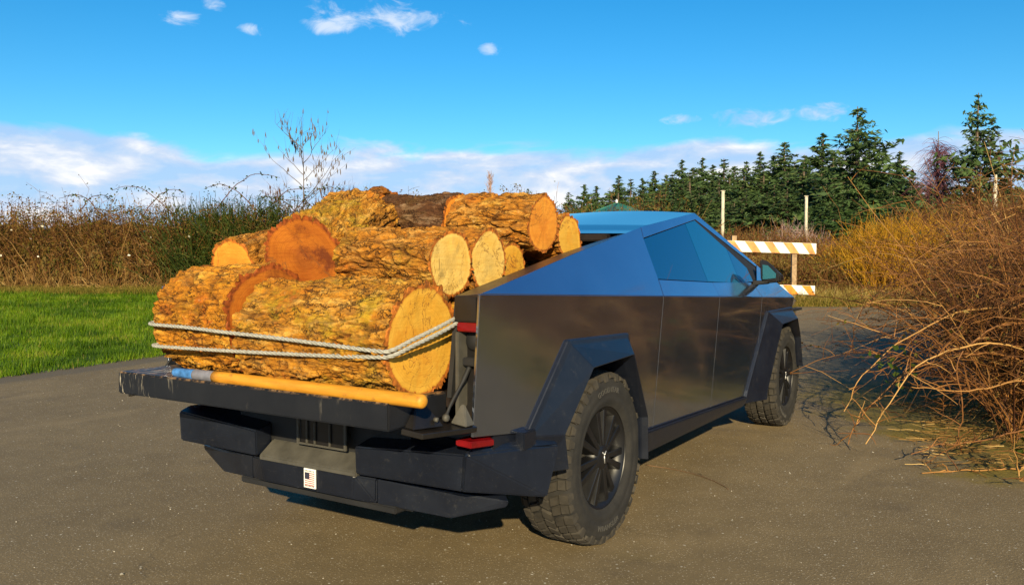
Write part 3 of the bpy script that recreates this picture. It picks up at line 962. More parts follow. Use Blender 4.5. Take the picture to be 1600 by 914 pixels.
# windscreen and bonnet as one long slope
nx, ny = 14, 14
Vr = []
for i in range(nx):
    u = i / (nx - 1)
    x = 2.019 + (4.42 - 2.019) * u
    ze = 1.8015 + (zc(3.74) + 0.002 - 1.8015) * min(1.0, (x - 2.019) / (3.74 - 2.019)) - max(0, x - 3.74) * 0.095
    ye = -yup(min(x, 3.74), 1.8015 + (zc(3.74) - 1.8015) * min(1.0, (x - 2.019) / (3.74 - 2.019))) - 0.003 - max(0, x - 3.74) * 0.2
    for j in range(ny):
        v = -1 + 2 * j / (ny - 1)
        Vr.append((x, ye * v, ze + 0.033 * (1 - v * v) * (1 - u) + 0.02 * u * (1 - v * v)))
Fr = [(i * ny + j, (i + 1) * ny + j, (i + 1) * ny + j + 1, i * ny + j + 1) for i in range(nx - 1) for j in range(ny - 1)]
sp_i = 8
link('windscreen', arr_mesh('windscreen', Vr[:(sp_i + 1) * ny], [f for k, f in enumerate(Fr) if k // (ny - 1) < sp_i]), M_ROOF, T, True)
link('bonnet', arr_mesh('bonnet', Vr[sp_i * ny:], [tuple(i - sp_i * ny for i in f) for k, f in enumerate(Fr) if k // (ny - 1) >= sp_i]), M_STEEL, T, True)
hull('front_fascia', [(4.41, -0.855, 1.07), (4.41, 0.855, 1.07), (4.45, -0.845, 0.80), (4.45, 0.845, 0.80), (4.30, -0.86, 0.42), (4.30, 0.86, 0.42), (4.0, -0.85, 1.06), (4.0, 0.85, 1.06), (4.0, -0.85, 0.42), (4.0, 0.85, 0.42)], M_PLASTIC, T, 0.005)
box('light_bar', 4.40, 4.425, -0.80, 0.80, 1.075, 1.095, M_WHITE, T, 0.002)
# bulkhead behind the cab, bed floor, cross rail under the roof edge
hull('bulkhead', [(0.56, -0.73, 1.585), (0.56, 0.73, 1.585), (0.60, -0.70, 0.9), (0.60, 0.70, 0.9), (0.68, -0.73, 1.585), (0.68, 0.73, 1.585), (0.68, -0.7, 0.9), (0.68, 0.7, 0.9)], M_DARK, T, 0.002)
box('tonneau_rail', 0.50, 0.558, -0.725, 0.725, 1.565, 1.606, M_RAIL, T, 0.006)
box('bed_floor', -1.165, 0.60, -0.84, 0.84, 0.86, 0.902, M_RAIL, T, 0.003)
box('underbody', -1.05, 4.1, -0.56, 0.56, 0.36, 0.80, M_DARK, T, 0.01)
box('cabin_floor', 0.5, 2.6, -0.93, 0.93, 0.37, 0.42, M_DARK, T, 0.004)
hull('cabin_interior', [(0.70, -0.72, 1.55), (0.70, 0.72, 1.55), (2.0, -0.62, 1.74), (2.0, 0.62, 1.74), (0.70, -0.9, 0.5), (0.70, 0.9, 0.5), (2.6, -0.9, 0.5), (2.6, 0.9, 0.5), (2.7, -0.85, 1.2), (2.7, 0.85, 1.2)], M_DARK, T, 0)

# tailgate, lying open
tg = box('tailgate', -1.525, -1.172, -0.835, 0.835, 0.823, 0.926, M_TAILGATE, T, 0.006)
for s in (-1, 1):
    poly_solid('end_plate', [side(s, *p) for p in [(-1.455, -0.836, 0.823), (-1.425, -0.915, 0.806), (-1.19, -0.985, 0.800), (-1.172, -0.985, 0.800), (-1.172, -0.836, 0.823)]], 0.022, M_CAP, tg, 0.003, (0, 0, 1))
    hull('hinge_bracket', [side(s, *p) for p in [(-1.44, -0.838, 0.825), (-1.44, -0.885, 0.820), (-1.30, -0.838, 0.825), (-1.30, -0.92, 0.815), (-1.37, -0.838, 0.905), (-1.33, -0.845, 0.905)]], M_CAP, tg, 0.003)
    hull('hinge_bracket', [side(s, *p) for p in [(-1.235, -0.90, 0.815), (-1.235, -0.975, 0.806), (-1.176, -0.90, 0.815), (-1.176, -0.975, 0.806), (-1.185, -0.915, 0.885), (-1.180, -0.93, 0.885)]], M_GREY, tg, 0.003)
    tube_obj('stay_cable', catmull([side(s, *p) for p in [(-1.120, -0.915, 1.035), (-1.165, -0.912, 0.975), (-1.235, -0.905, 0.895), (-1.262, -0.902, 0.853), (-1.272, -0.90, 0.842)]], 14),
             [0.010] * 4 + [0.0065] * 6 + [0.010] * 4, M_DARK, tg, 10)
    b_ = lathe('bolt', [(-0.012, 0.0001), (-0.012, 0.011), (-0.006, 0.015), (0.006, 0.015), (0.006, 0.0001)], M_GREY, tg, 16)
    b_.location = (-1.274, s * 0.906, 0.842)
    b2 = lathe('bolt', [(-0.010, 0.0001), (-0.010, 0.009), (0.006, 0.009), (0.006, 0.0001)], M_GREY, tg, 16)
    b2.location = (-1.335, s * 0.905, 0.845)

# centre of the bumper: step, number plate recess, lower lip
hull('bumper_step', [(-1.140, -0.312, 0.520), (-1.140, 0.312, 0.520), (-1.055, -0.312, 0.580), (-1.055, 0.312, 0.580), (-1.140, -0.312, 0.495), (-1.140, 0.312, 0.495), (-0.9, -0.312, 0.57), (-0.9, 0.312, 0.57), (-0.9, 0.312, 0.5), (-0.9, -0.312, 0.5)], M_GREY, T, 0.005)
hull('bumper_lip', [(-1.142, -0.300, 0.505), (-1.142, 0.300, 0.505), (-1.105, 0.400, 0.496), (-1.105, -0.400, 0.496), (-1.135, -0.285, 0.398), (-1.135, 0.285, 0.398), (-1.105, 0.398, 0.388), (-1.105, -0.398, 0.388),
                    (-0.95, -0.39, 0.495), (-0.95, 0.39, 0.495), (-0.95, -0.39, 0.40), (-0.95, 0.39, 0.40)], M_PLASTIC, T, 0.006)
box('tow_cover', -1.095, -0.90, -0.50, 0.50, 0.352, 0.384, M_DARK, T, 0.006)
np_ = box('number_plate', -1.090, -1.075, -0.205, 0.085, 0.600, 0.725, M_CAP, T, 0.003)
for (y0, y1, z0, z1) in [(-0.215, -0.200, 0.592, 0.735), (0.085, 0.100, 0.592, 0.735), (-0.2, 0.085, 0.592, 0.601), (0.03, 0.04, 0.60, 0.705), (-0.02, -0.012, 0.60, 0.705), (-0.115, -0.107, 0.60, 0.705)]:
    box('plate_frame', -1.100, -1.0905, y0, y1, z0, z1, M_GREY, np_, 0.0015)
box('recess_back', -1.03, -1.0, -0.32, 0.32, 0.58, 0.76, M_DARK, T, 0)

# sticker: a small flag print with a line of tiny lettering above and below
sy, sz, sw, sh = -0.072, 0.412, 0.074, 0.088
sx_ = -1.1465


def sheet(name, y0, y1, z0, z1, off, mat, parent):
    me = bpy.data.meshes.new(name)
    vv = [(sx_ - off, y0, z0), (sx_ - off, y1, z0), (sx_ - off, y1, z1), (sx_ - off, y0, z1)]
    me.from_pydata(vv, [], [(3, 2, 1, 0)])
    return link(name, me, mat, parent)


stk = box('flag_sticker', sx_ - 0.0005, sx_ + 0.0035, sy, sy + sw, sz, sz + sh, M_WHITE, T, 0)
f0, f1 = sy + 0.006, sy + sw - 0.006
for k in range(7):
    z1 = sz + sh - 0.018 - k * 0.0090
    y1_ = f1 if k > 2 else f1 - 0.030
    sheet('stripe', f0, y1_, z1 - 0.0046, z1, 0.0012, M_FLAGRED, stk)
sheet('canton', f1 - 0.030, f1, sz + sh - 0.018 - 0.030, sz + sh - 0.0175, 0.0016, M_FLAGBLUE, stk)
for zz in (sz + sh - 0.0135, sz + 0.005):
    for k in range(7):
        yy = f0 + 0.004 + k * 0.0088
        sheet('lettering', yy, yy + 0.0055, zz, zz + 0.006, 0.0012, M_GREY, stk)

# ---- wheels
HUBZ = 0.445


def build_wheel():
    """rim mesh with tyre, tread, spokes and hub cap under it; outer face towards -y"""
    prof = [(0.12, 0.262), (-0.108, 0.262), (-0.122, 0.272), (-0.128, 0.280), (-0.122, 0.284), (-0.112, 0.270), (-0.108, 0.246), (-0.06, 0.228), (0.10, 0.236), (0.12, 0.262)]
    rim = lathe('wheel', prof, M_BLACKMETAL, None, 84)
    ty = [(0.118, 0.262), (0.128, 0.280), (0.140, 0.315), (0.1425, 0.350), (0.138, 0.390), (0.128, 0.415), (0.110, 0.426), (0, 0.429), (-0.110, 0.426), (-0.128, 0.415), (-0.138, 0.392),
          (-0.1405, 0.386), (-0.1405, 0.372), (-0.1425, 0.369), (-0.1425, 0.335), (-0.141, 0.331), (-0.139, 0.312), (-0.1405, 0.309), (-0.134, 0.288), (-0.127, 0.278), (-0.118, 0.262)]
    tyre = lathe('tyre', ty, M_RUBBER, rim, 96)
    # tread blocks
    Vt, Ft = [], []
    rg = random.Random(5)
    N = 42

    def block(pl, r0, r1, ins=0.10):
        """pl: four (angle, y) corners"""
        b0 = len(Vt)
        ca = sum(p[0] for p in pl) / 4
        cy = sum(p[1] for p in pl) / 4
        for (a, y) in pl:
            Vt.append((r0 * math.cos(a), y, r0 * math.sin(a)))
        for (a, y) in pl:
            a2 = a + (ca - a) * ins
            y2 = y + (cy - y) * ins
            r = r1 - (0.010 if abs(y2) > 0.10 else 0.0)
            Vt.append((r * math.cos(a2), y2, r * math.sin(a2)))
        Ft.append((b0 + 4, b0 + 5, b0 + 6, b0 + 7))
        for k in range(4):
            Ft.append((b0 + k, b0 + (k + 1) % 4, b0 + 4 + (k + 1) % 4, b0 + 4 + k))
    st = 2 * math.pi / N
    for i in range(N):
        a = i * st
        j = rg.uniform(-0.1, 0.1) * st
        g_ = 0.13 * st
        for (yc, hw, ph, sk) in [(0.0, 0.027, 0.0, 0.35), (-0.060, 0.026, 0.5, -0.3), (0.060, 0.026, 0.5, -0.3)]:
            a0 = a + ph * st + j
            block([(a0 + g_ + sk * st * .5, yc - hw), (a0 + st - g_ + sk * st * .5, yc - hw * 0.85), (a0 + st - g_ - sk * st * .5, yc + hw), (a0 + g_ - sk * st * .5, yc + hw * 0.85)], 0.420, 0.4445)
        for sgn in (-1, 1):
            a0 = a + 0.25 * st + j
            ext = 0.137 if i % 2 == 0 else 0.126
            block([(a0 + g_, sgn * 0.092), (a0 + st - g_ * 0.8, sgn * 0.089), (a0 + st - g_ * 0.6, sgn * ext), (a0 + g_ * 1.1, sgn * ext)], 0.408, 0.4435, 0.06)
            # lug running down the shoulder
            hgt = 0.040 if i % 2 == 0 else 0.024
            b0 = len(Vt)
            for (aa, rr, off) in [(a0 + g_, 0.430, 0), (a0 + st - g_, 0.430, 0), (a0 + st - g_ * 1.6, 0.430 - hgt, 0.001), (a0 + g_ * 1.6, 0.430 - hgt, 0.001)]:
                Vt.append((rr * math.cos(aa), sgn * (0.130 + off), rr * math.sin(aa)))
            for (aa, rr, off) in [(a0 + g_ * 1.3, 0.428, 0.0065), (a0 + st - g_ * 1.3, 0.428, 0.0065), (a0 + st - g_ * 2, 0.434 - hgt, 0.0145), (a0 + g_ * 2, 0.434 - hgt, 0.0145)]:
                Vt.append((rr * math.cos(aa), sgn * (0.130 + off), rr * math.sin(aa)))
            Ft.append((b0 + 4, b0 + 5, b0 + 6, b0 + 7))
            for k in range(4):
                Ft.append((b0 + k, b0 + (k + 1) % 4, b0 + 4 + (k + 1) % 4, b0 + 4 + k))
    tr = link('tread', arr_mesh('tread', Vt, Ft), M_TREAD, rim)
    bm = bmesh.new()
    bm.from_mesh(tr.data)
    bmesh.ops.recalc_face_normals(bm, faces=bm.faces)
    bm.to_mesh(tr.data)
    bm.free()
    # hub, spokes
    hub = lathe('hub_cap', [(-0.118, 0.0001), (-0.118, 0.040), (-0.112, 0.062), (-0.098, 0.082), (-0.06, 0.09), (0.05, 0.09)], M_BLACKMETAL, rim, 12)
    bm = bmesh.new()
    bmesh.ops.create_cube(bm, size=1.0)
    for v in bm.verts:
        o = v.co.z > 0
        front = v.co.y < 0
        hwid = 0.030 if o else 0.021
        if front:
            hwid *= 0.62
        v.co = Vector(((1 if v.co.x > 0 else -1) * hwid, (-0.112 if not o else -0.104) if front else (-0.055 if not o else -0.04), 0.262 if o else 0.060))
    bmesh.ops.bevel(bm, geom=list(bm.edges), offset=0.003, segments=1, affect='EDGES')
    msp = bpy.data.meshes.new('spoke')
    bm.to_mesh(msp)
    bm.free()
    for k in range(7):
        for dlt in (-0.17, 0.17):
            so = link('spoke', msp, M_BLACKMETAL, rim)
            ang = k * 2 * math.pi / 7
            so.rotation_euler = (0, ang + dlt, 0)
    lathe('brake_disc', [(-0.035, 0.09), (-0.035, 0.19), (-0.01, 0.19), (-0.01, 0.09)], M_DISC, rim, 48)
    lathe('rim_backing', [(0.03, 0.0001), (0.03, 0.235)], M_DARK, rim, 32)
    # emblem strokes on the cap
    for (a, b) in [((-0.020, 0.030), (0.0, 0.012)), ((0.020, 0.030), (0.0, 0.012)), ((0.0, 0.012), (0.004, -0.030))]:
        tube_obj('emblem', [(a[0], -0.1195, a[1]), (b[0], -0.1195, b[1])], 0.0028, M_EMBLEM, rim, 6)
    # raised lettering on the sidewall
    for txt, mid, flip in (('GOODYEAR', math.pi / 2, False), ('WRANGLER', -math.pi / 2, True)):
        cu = bpy.data.curves.new('lettering', 'FONT')
        cu.body = txt
        cu.size = 0.040
        cu.extrude = 0.0012
        cu.align_x = 'CENTER'
        cu.resolution_u = 2
        ob = bpy.data.objects.new('tmp', cu)
        COL.objects.link(ob)
        dg = bpy.context.evaluated_depsgraph_get()
        me = bpy.data.meshes.new_from_object(ob.evaluated_get(dg))
        bpy.data.objects.remove(ob)
        me.name = 'sidewall_lettering'
        for v in me.vertices:
            # text x runs around the tyre, seen from -y: rightwards is +x
            x, y, z = v.co
            r = 0.337 + (y if not flip else 0.030 - y)
            a = mid - (x * 1.12) / 0.35 * (1 if not flip else -1)
            v.co = (r * math.cos(a), -0.1432 - z, r * math.sin(a))
        link('sidewall_lettering', me, M_LETTER, rim)
    return rim


def copy_tree(o, parent=None):
    c = o.copy()
    COL.objects.link(c)
    c.parent = parent
    for ch in list(o.children):
        copy_tree(ch, c)
    return c


wheel0 = build_wheel()
for i, (wx, s, spin) in enumerate([(0, -1, 0.0), (3.635, -1, 0.5), (0, 1, 0.9), (3.635, 1, 0.3)]):
    wob = wheel0 if i == 0 else copy_tree(wheel0)
    wob.parent = T
    wob.location = (wx, s * 0.8425, HUBZ - 0.004)
    wob.rotation_euler = (0, spin, 0 if s < 0 else math.pi)

# ------------------------------------------------------------------ logs


def make_log(A, B, R, bark, cutA, cutB, label, seed, taper=0.0, nu=230, lump=0.045, cr=1.25, group='cut logs loaded on the truck'):
    A = Vector(A)
    B = Vector(B)
    L = (B - A).length
    root = empty('log', A, label, 'log', group)
    q = Vector((1, 0, 0)).rotation_difference((B - A).normalized())
    root.rotation_mode = 'QUATERNION'
    root.rotation_quaternion = q
    nv = max(24, int(L / (0.0062 if nu > 200 else 0.012)))
    th = np.linspace(0, 2 * math.pi, nu, endpoint=False)
    xs = np.linspace(0, L, nv)
    TH, X = np.meshgrid(th, xs)
    cy, cz_ = np.cos(TH), np.sin(TH)
    base = np.stack([X, R * cy, R * cz_], -1) + seed * 3.17
    warp = np.stack([vnoise(base * 14, 3), vnoise(base * 14, 5), vnoise(base * 14, 6)], -1) - 0.5
    p = base.copy()
    p = p + warp * 0.035
    f1, f2, cid = worley(p * np.array((5.0, 24, 24)), seed)
    fur = np.clip((f2 - f1) / 0.13, 0, 1)
    fur = fur * fur * (3 - 2 * fur)
    f1b, f2b, cidb = worley(p * np.array((15, 62, 62)), seed + 3)
    furb = np.clip((f2b - f1b) / 0.22, 0, 1)
    # overlapping flakes: stepped layers
    lay = fbm(p * np.array((9, 34, 34)), 4, seed + 21)
    terr = np.floor(lay * 9) / 9 + 0.25 * (lay * 9 - np.floor(lay * 9)) / 9
    lay2 = fbm(p * np.array((22, 75, 75)), 3, seed + 33)
    terr2 = np.floor(lay2 * 6) / 6
    deep = np.clip((fbm(base * np.array((3, 9, 9)), 3, seed + 40) - 0.35) * 4, 0.15, 1)
    big = fbm(base * np.array((2.0, 4.0, 4.0)), 3, seed) - 0.5
    fine = fbm(base * np.array((40, 90, 90)), 3, seed + 9) - 0.5
    rad = R * (1 + lump * 2 * big) - 0.024 * cr + deep * fur * (0.018 * cr + 0.006 * cr * (cid - 0.5)) + furb * 0.0028 * cr + fine * 0.007 * cr + terr * 0.022 * cr + terr2 * 0.010 * cr
    rad = rad * (1 + taper * (X / L))
    # the saw leaves a slightly ragged, rounded lip
    P = np.stack([X, rad * cy, rad * cz_], -1)
    jag0 = (fbm(np.stack([cy * 5, cz_ * 5, cy * 0 + seed], -1), 3, seed)[0] - 0.5) * 0.02
    P[0, :, 0] += jag0
    P[-1, :, 0] += jag0[::-1]
    tilt0, tilt1 = (random.uniform(-.06, .06) for _ in range(2))
    wgt0 = np.clip(1 - X / (0.3 * L), 0, 1)
    wgt1 = np.clip(1 - (L - X) / (0.3 * L), 0, 1)
    P[..., 0] += wgt0 * tilt0 * P[..., 2] + wgt1 * tilt1 * P[..., 2]
    idx = np.arange(nv * nu).reshape(nv, nu)
    a = idx[:-1]
    b = idx[1:]
    Fq_ = np.stack([a, np.roll(a, -1, 1), np.roll(b, -1, 1), b], -1).reshape(-1, 4)[:, ::-1]
    me = arr_mesh('bark', P, Fq_, (0.45 * cid + 0.25 * cidb + 0.6 * (lay2 - 0.25)).ravel())
    at = me.attributes.new('furrow', 'FLOAT', 'POINT')
    at.data.foreach_set('value', ((1 - deep * (1 - fur)) * (0.55 + 0.45 * furb)).astype(np.float32).ravel())
    link('bark', me, bark, root, True)
    for end, cut in ((0, cutA), (-1, cutB)):
        ring = P[end]
        c = ring.mean(0)
        nr = 16
        rl = np.hypot(ring[:, 1] - c[1], ring[:, 2] - c[2])
        kern = np.ones(25) / 25
        rs = np.convolve(np.concatenate([rl[-12:], rl, rl[:12]]), kern, 'valid')
        ax_ = np.convolve(np.concatenate([ring[-12:, 0], ring[:, 0], ring[:12, 0]]), kern, 'valid')
        dirs = np.stack([np.zeros(nu), (ring[:, 1] - c[1]) / rl, (ring[:, 2] - c[2]) / rl], -1)
        VV, rr = [ring.copy()], [np.full(nu, 1.0)]
        for k in range(1, nr):
            f = 1 - (k / (nr - 1)) ** 0.8 * 0.99
            pos = c + dirs * (np.minimum(rs * 0.97, rl * 0.985) if k == 1 else rs * f)[:, None]
            pos[:, 0] = c[0] + (ax_ - c[0]) * f
            VV.append(pos)
            rr.append(np.full(nu, 0.97 if k == 1 else f))
        VV = np.array(VV)
        wv = (fbm(VV * 9 + seed, 3, 2) - 0.5) * 0.006 * np.minimum(1, (1 - np.array(rr)) * 5)
        VV[..., 0] += wv
        ii = np.arange(nr * nu).reshape(nr, nu)
        a_ = ii[:-1]
        b_ = ii[1:]
        Fc = np.stack([a_, np.roll(a_, -1, 1), np.roll(b_, -1, 1), b_], -1).reshape(-1, 4)
        if end == -1:
            Fc = Fc[:, ::-1]
        me2 = arr_mesh('cut_face', VV, Fc)
        at = me2.attributes.new('radial', 'FLOAT', 'POINT')
        at.data.foreach_set('value', np.array(rr, np.float32).ravel())
        link('cut_face', me2, cut, root)
    return root


make_log((-1.285, -0.800, 1.146), (-1.285, 0.025, 1.146), 0.221, BARK_GOLD, CUT_YELLOW, CUT_ORANGE, 'mossy log lying across the tailgate with a large yellow cut end facing right', 1, 0.03, cr=1.35)
make_log((-1.270, 0.055, 1.187), (-1.255, 0.590, 1.187), 0.256, BARK_ORANGE, CUT_RED, CUT_ORANGE, 'thickest orange barked log at the left end of the tailgate', 2, -0.04, cr=1.4)
make_log((-1.045, 0.090, 1.465), (-0.50, 0.22, 1.645), 0.208, BARK_GOLD, CUT_RED, CUT_ORANGE, 'tilted log with a wide rust red cut end facing backwards above the tailgate logs', 3, 0.0, lump=0.10, cr=1.5)
make_log((-1.05, 0.590, 1.425), (-0.52, 0.64, 1.525), 0.142, BARK_BROWN, CUT_ORANGE, CUT_ORANGE, 'smaller tilted log at the far left of the pile on the thickest log', 4)
make_log((-0.957, -0.700, 1.445), (-0.95, -0.15, 1.445), 0.148, BARK_BROWN, CUT_PALE, CUT_ORANGE, 'middle row log with a pale oval end right above the big yellow log end', 5)
make_log((-0.657, -0.690, 1.455), (-0.657, -0.11, 1.455), 0.150, BARK_BROWN, CUT_PALE, CUT_ORANGE, 'middle row log with a pale stained end touching the black bed rail', 6)
make_log((-0.375, -0.640, 1.425), (-0.38, 0.10, 1.425), 0.122, BARK_BROWN, CUT_YELLOW, CUT_ORANGE, 'small low log end half hidden behind the bed rail', 7)
make_log((-0.173, -0.700, 1.642), (-0.19, -0.205, 1.65), 0.150, BARK_BROWN, CUT_ORANGE, CUT_ORANGE, 'topmost log with a round deep orange end facing right', 8)
make_log((-0.19, -0.185, 1.665), (-0.20, 0.270, 1.677), 0.152, BARK_DARK, CUT_ORANGE, CUT_ORANGE, 'dark brown almost black log in the middle of the top row', 9, lump=0.05)
make_log((-0.21, 0.290, 1.690), (-0.23, 0.70, 1.70), 0.165, BARK_BROWN, CUT_ORANGE, CUT_ORANGE, 'top row log with a small knob, left of the dark brown log', 10, lump=0.06)
make_log((0.170, -0.665, 1.578), (0.170, 0.10, 1.578), 0.130, BARK_BROWN, CUT_YELLOW, CUT_ORANGE, 'frontmost log, its yellow end next to the blue roof of the cab', 11)
make_log((-0.79, -0.70, 1.102), (-0.79, 0.66, 1.102), 0.200, BARK_ORANGE, CUT_ORANGE, CUT_ORANGE, 'bottom log inside the bed just behind the big yellow log end', 12, nu=90)
make_log((-0.37, -0.64, 1.102), (-0.37, 0.64, 1.102), 0.200, BARK_BROWN, CUT_ORANGE, CUT_ORANGE, 'buried log on the bed floor under the middle of the pile', 13, nu=70)
make_log((0.12, -0.62, 1.168), (0.12, 0.62, 1.168), 0.265, BARK_BROWN, CUT_ORANGE, CUT_ORANGE, 'buried log on the bed floor against the bulkhead of the cab', 14, nu=70)
# the knob on the top log
knob = [o for o in COL.objects if o.get('label', '').startswith('top row log with a small knob')][0]
bm = bmesh.new()
bmesh.ops.create_icosphere(bm, subdivisions=4, radius=1.0)
for v in bm.verts:
    n_ = mnoise.fractal(v.co * 2.2, 1.0, 2.0, 4)
    v.co = Vector((v.co.x * 0.060, v.co.y * 0.05, v.co.z * 0.030)) * (1 + 0.22 * n_)
me = bpy.data.meshes.new('knot')
bm.to_mesh(me)
bm.free()
at = me.attributes.new('furrow', 'FLOAT', 'POINT')
at.data.foreach_set('value', np.ones(len(me.vertices), np.float32))
ko = link('knot', me, BARK_BROWN, knob, True)
inv = knob.rotation_quaternion.inverted()
ko.location = inv @ (Vector((-0.25, 0.33, 1.850)) - knob.location)

# ---- rope around the tailgate logs


def rope_mat():
    m, t, b, oc = new_mat('rope_fibre')
    n = t.noise(oc, 90.0, 5.0, 0.7)
    t.set(b, 'Base Color', t.ramp(n, [(0.3, (0.18, 0.175, 0.15)), (0.7, (0.42, 0.41, 0.36))]))
    b.inputs['Roughness'].default_value = 0.9
    t.set(b, 'Normal', t.bump(t.noise(oc, 600.0, 2.0), 0.4, 0.001))
    return m


M_ROPE = rope_mat()
rope = empty('rope', (-1.53, 0.1, 1.12), 'pale grey twisted rope tied twice around the tailgate logs', 'rope')


def rope_len(pts, rad):
    path = catmull(pts, 420)
    d = np.gradient(path, axis=0)
    d /= np.linalg.norm(d, axis=1, keepdims=True)
    A_ = np.cross(d, np.array((0, 0.2, 1.0)))
    A_ /= np.linalg.norm(A_, axis=1, keepdims=True)
    B_ = np.cross(d, A_)
    s_ = np.concatenate([[0], np.cumsum(np.linalg.norm(np.diff(path, axis=0), axis=1))])
    allp = []
    for k in range(3):
        ph = s_ * 2 * math.pi / 0.075 + k * 2 * math.pi / 3
        allp.append(path + rad * 0.52 * (A_ * np.cos(ph)[:, None] + B_ * np.sin(ph)[:, None]))
    V_, q_ = tubes(np.array(allp), np.full((3, len(path)), rad * 0.56), 7)
    o = link('rope_turn', arr_mesh('rope_turn', V_ - np.array((-1.53, 0.1, 1.12)), q_), M_ROPE, rope, True)
    return o


rope_len([(-0.86, 0.80, 1.24), (-1.05, 0.70, 1.21), (-1.30, 0.625, 1.185), (-1.47, 0.606, 1.175), (-1.528, 0.56, 1.170), (-1.535, 0.30, 1.167), (-1.538, 0.06, 1.158), (-1.528, -0.18, 1.150), (-1.520, -0.5, 1.136), (-1.515, -0.76, 1.124),
          (-1.495, -0.822, 1.126), (-1.40, -0.845, 1.158), (-1.26, -0.862, 1.198), (-1.14, -0.868, 1.232)], 0.0082)
rope_len([(-0.86, 0.80, 1.16), (-1.05, 0.70, 1.12), (-1.30, 0.625, 1.085), (-1.46, 0.606, 1.072), (-1.512, 0.56, 1.070), (-1.520, 0.30, 1.074), (-1.522, 0.06, 1.078), (-1.512, -0.18, 1.082), (-1.510, -0.5, 1.090), (-1.508, -0.76, 1.100),
          (-1.492, -0.826, 1.107), (-1.40, -0.852, 1.138), (-1.26, -0.871, 1.178), (-1.14, -0.878, 1.214)], 0.0082)

# ---- wooden pole on the tailgate edge


def pole_mat():
    m, t, b, oc = new_mat('varnished_yellow_wood')
    n = t.noise(t.mapping(oc, (40, 5, 40)), 1.0, 6.0, 0.65)
    c = t.ramp(n, [(0.3, (0.44, 0.17, 0.008)), (0.7, (0.62, 0.29, 0.022))])
    wn = t.smooth(t.noise(oc, 16.0, 6.0, 0.7), 0.58, 0.70)
    c = t.mix(t.math('MULTIPLY', wn, 0.6), c, (0.26, 0.11, 0.02))
    t.set(b, 'Base Color', c)
    b.inputs['Roughness'].default_value = 0.58
    t.set(b, 'Normal', t.bump(n, 0.4, 0.002))
    return m


pole = empty('wooden_pole', (-1.495, -0.25, 0.953), 'yellow wooden pole with a blue and grey painted end lying along the tailgate edge', 'pole')
PL = np.array((-1.478, 0.475, 0.953))
PR = np.array((-1.500, -0.985, 0.9535))
P0 = np.array((-1.495, -0.25, 0.953))


def pole_piece(name, t0, t1, r0, r1, mat, cap0=False, cap1=False):
    ts = np.linspace(t0, t1, 24)
    rr = np.interp(ts, [t0, t1], [r0, r1])
    if cap0:
        ts = np.concatenate([[t0] * 4, ts])
        ts[:4] = t0 + np.array((0, 0.001, 0.004, 0.008))
        rr = np.concatenate([[r0 * 0.45, r0 * 0.72, r0 * 0.9, r0 * 0.97], rr])
        ts = np.maximum.accumulate(ts + np.arange(len(ts)) * 1e-6)
    if cap1:
        ts = np.concatenate([ts, t1 + np.array((0.002, 0.006, 0.009, 0.011))])
        rr = np.concatenate([rr, [r1 * 0.97, r1 * 0.86, r1 * 0.62, r1 * 0.3]])
    pts = PL[None] + (PR - PL)[None] * ts[:, None] - P0
    return tube_obj(name, pts, rr, mat, pole, 20)


M_POLEW = pole_mat()
M_BLUE = plain('worn_blue_paint', (0.05, 0.17, 0.42), 0.5, var=0.5, vscale=30)
M_POLEGREY = plain('grey_sleeve', (0.16, 0.16, 0.19), 0.6, var=0.3, vscale=25)
pole_piece('blue_tip', 0.0, 0.105, 0.0195, 0.0235, M_BLUE, cap0=True)
pole_piece('grey_sleeve', 0.105, 0.198, 0.0240, 0.0250, M_POLEGREY)
pole_piece('shaft', 0.198, 0.99, 0.0262, 0.0262, M_POLEW, cap1=True)

# ------------------------------------------------------------------ vegetation
LEAF_HEDGE = leafy('hedge_leaves', [(0.0, (0.075, 0.028, 0.008)), (0.35, (0.150, 0.070, 0.012)), (0.6, (0.13, 0.098, 0.012)), (0.8, (0.075, 0.084, 0.010)), (1.0, (0.24, 0.16, 0.04))])
LEAF_GREEN = leafy('green_leaves', [(0.0, (0.022, 0.040, 0.005)), (0.5, (0.048, 0.076, 0.008)), (1.0, (0.12, 0.14, 0.02))])
STEM_BROWN = leafy('brown_stems', [(0.0, (0.055, 0.020, 0.006)), (0.5, (0.125, 0.052, 0.013)), (0.8, (0.20, 0.092, 0.024)), (1.0, (0.34, 0.20, 0.07))], 0.7, 0.0)
STEM_RED = leafy('russet_canes', [(0.0, (0.052, 0.019, 0.008)), (0.45, (0.150, 0.060, 0.016)), (0.75, (0.27, 0.118, 0.030)), (1.0, (0.52, 0.31, 0.10))], 0.6, 0.0)
STEM_TAN = leafy('tan_stalks', [(0.0, (0.13, 0.065, 0.016)), (0.5, (0.25, 0.14, 0.038)), (1.0, (0.50, 0.34, 0.13))], 0.8, 0.1)
STEM_GREEN = leafy('broom_stems', [(0.0, (0.020, 0.034, 0.004)), (0.6, (0.040, 0.062, 0.007)), (1.0, (0.085, 0.085, 0.012))], 0.7, 0.1)
STEM_GOLD = leafy('golden_twigs', [(0.0, (0.22, 0.095, 0.005)), (0.5, (0.44, 0.21, 0.010)), (1.0, (0.58, 0.34, 0.02))], 0.7, 0.1)
STEM_GREY = leafy('grey_twigs', [(0.0, (0.09, 0.07, 0.06)), (1.0, (0.22, 0.17, 0.14))], 0.8, 0.0)
STEM_PINK = leafy('pale_pink_twigs', [(0.0, (0.30, 0.18, 0.15)), (1.0, (0.58, 0.42, 0.36))], 0.8, 0.15)
STEM_PURPLE = leafy('purple_twigs', [(0.0, (0.10, 0.035, 0.050)), (1.0, (0.22, 0.085, 0.11))], 0.8, 0.0)
PETAL = leafy('white_petals', [(0.0, (0.55, 0.50, 0.36)), (1.0, (0.80, 0.77, 0.64))], 0.7, 0.2)
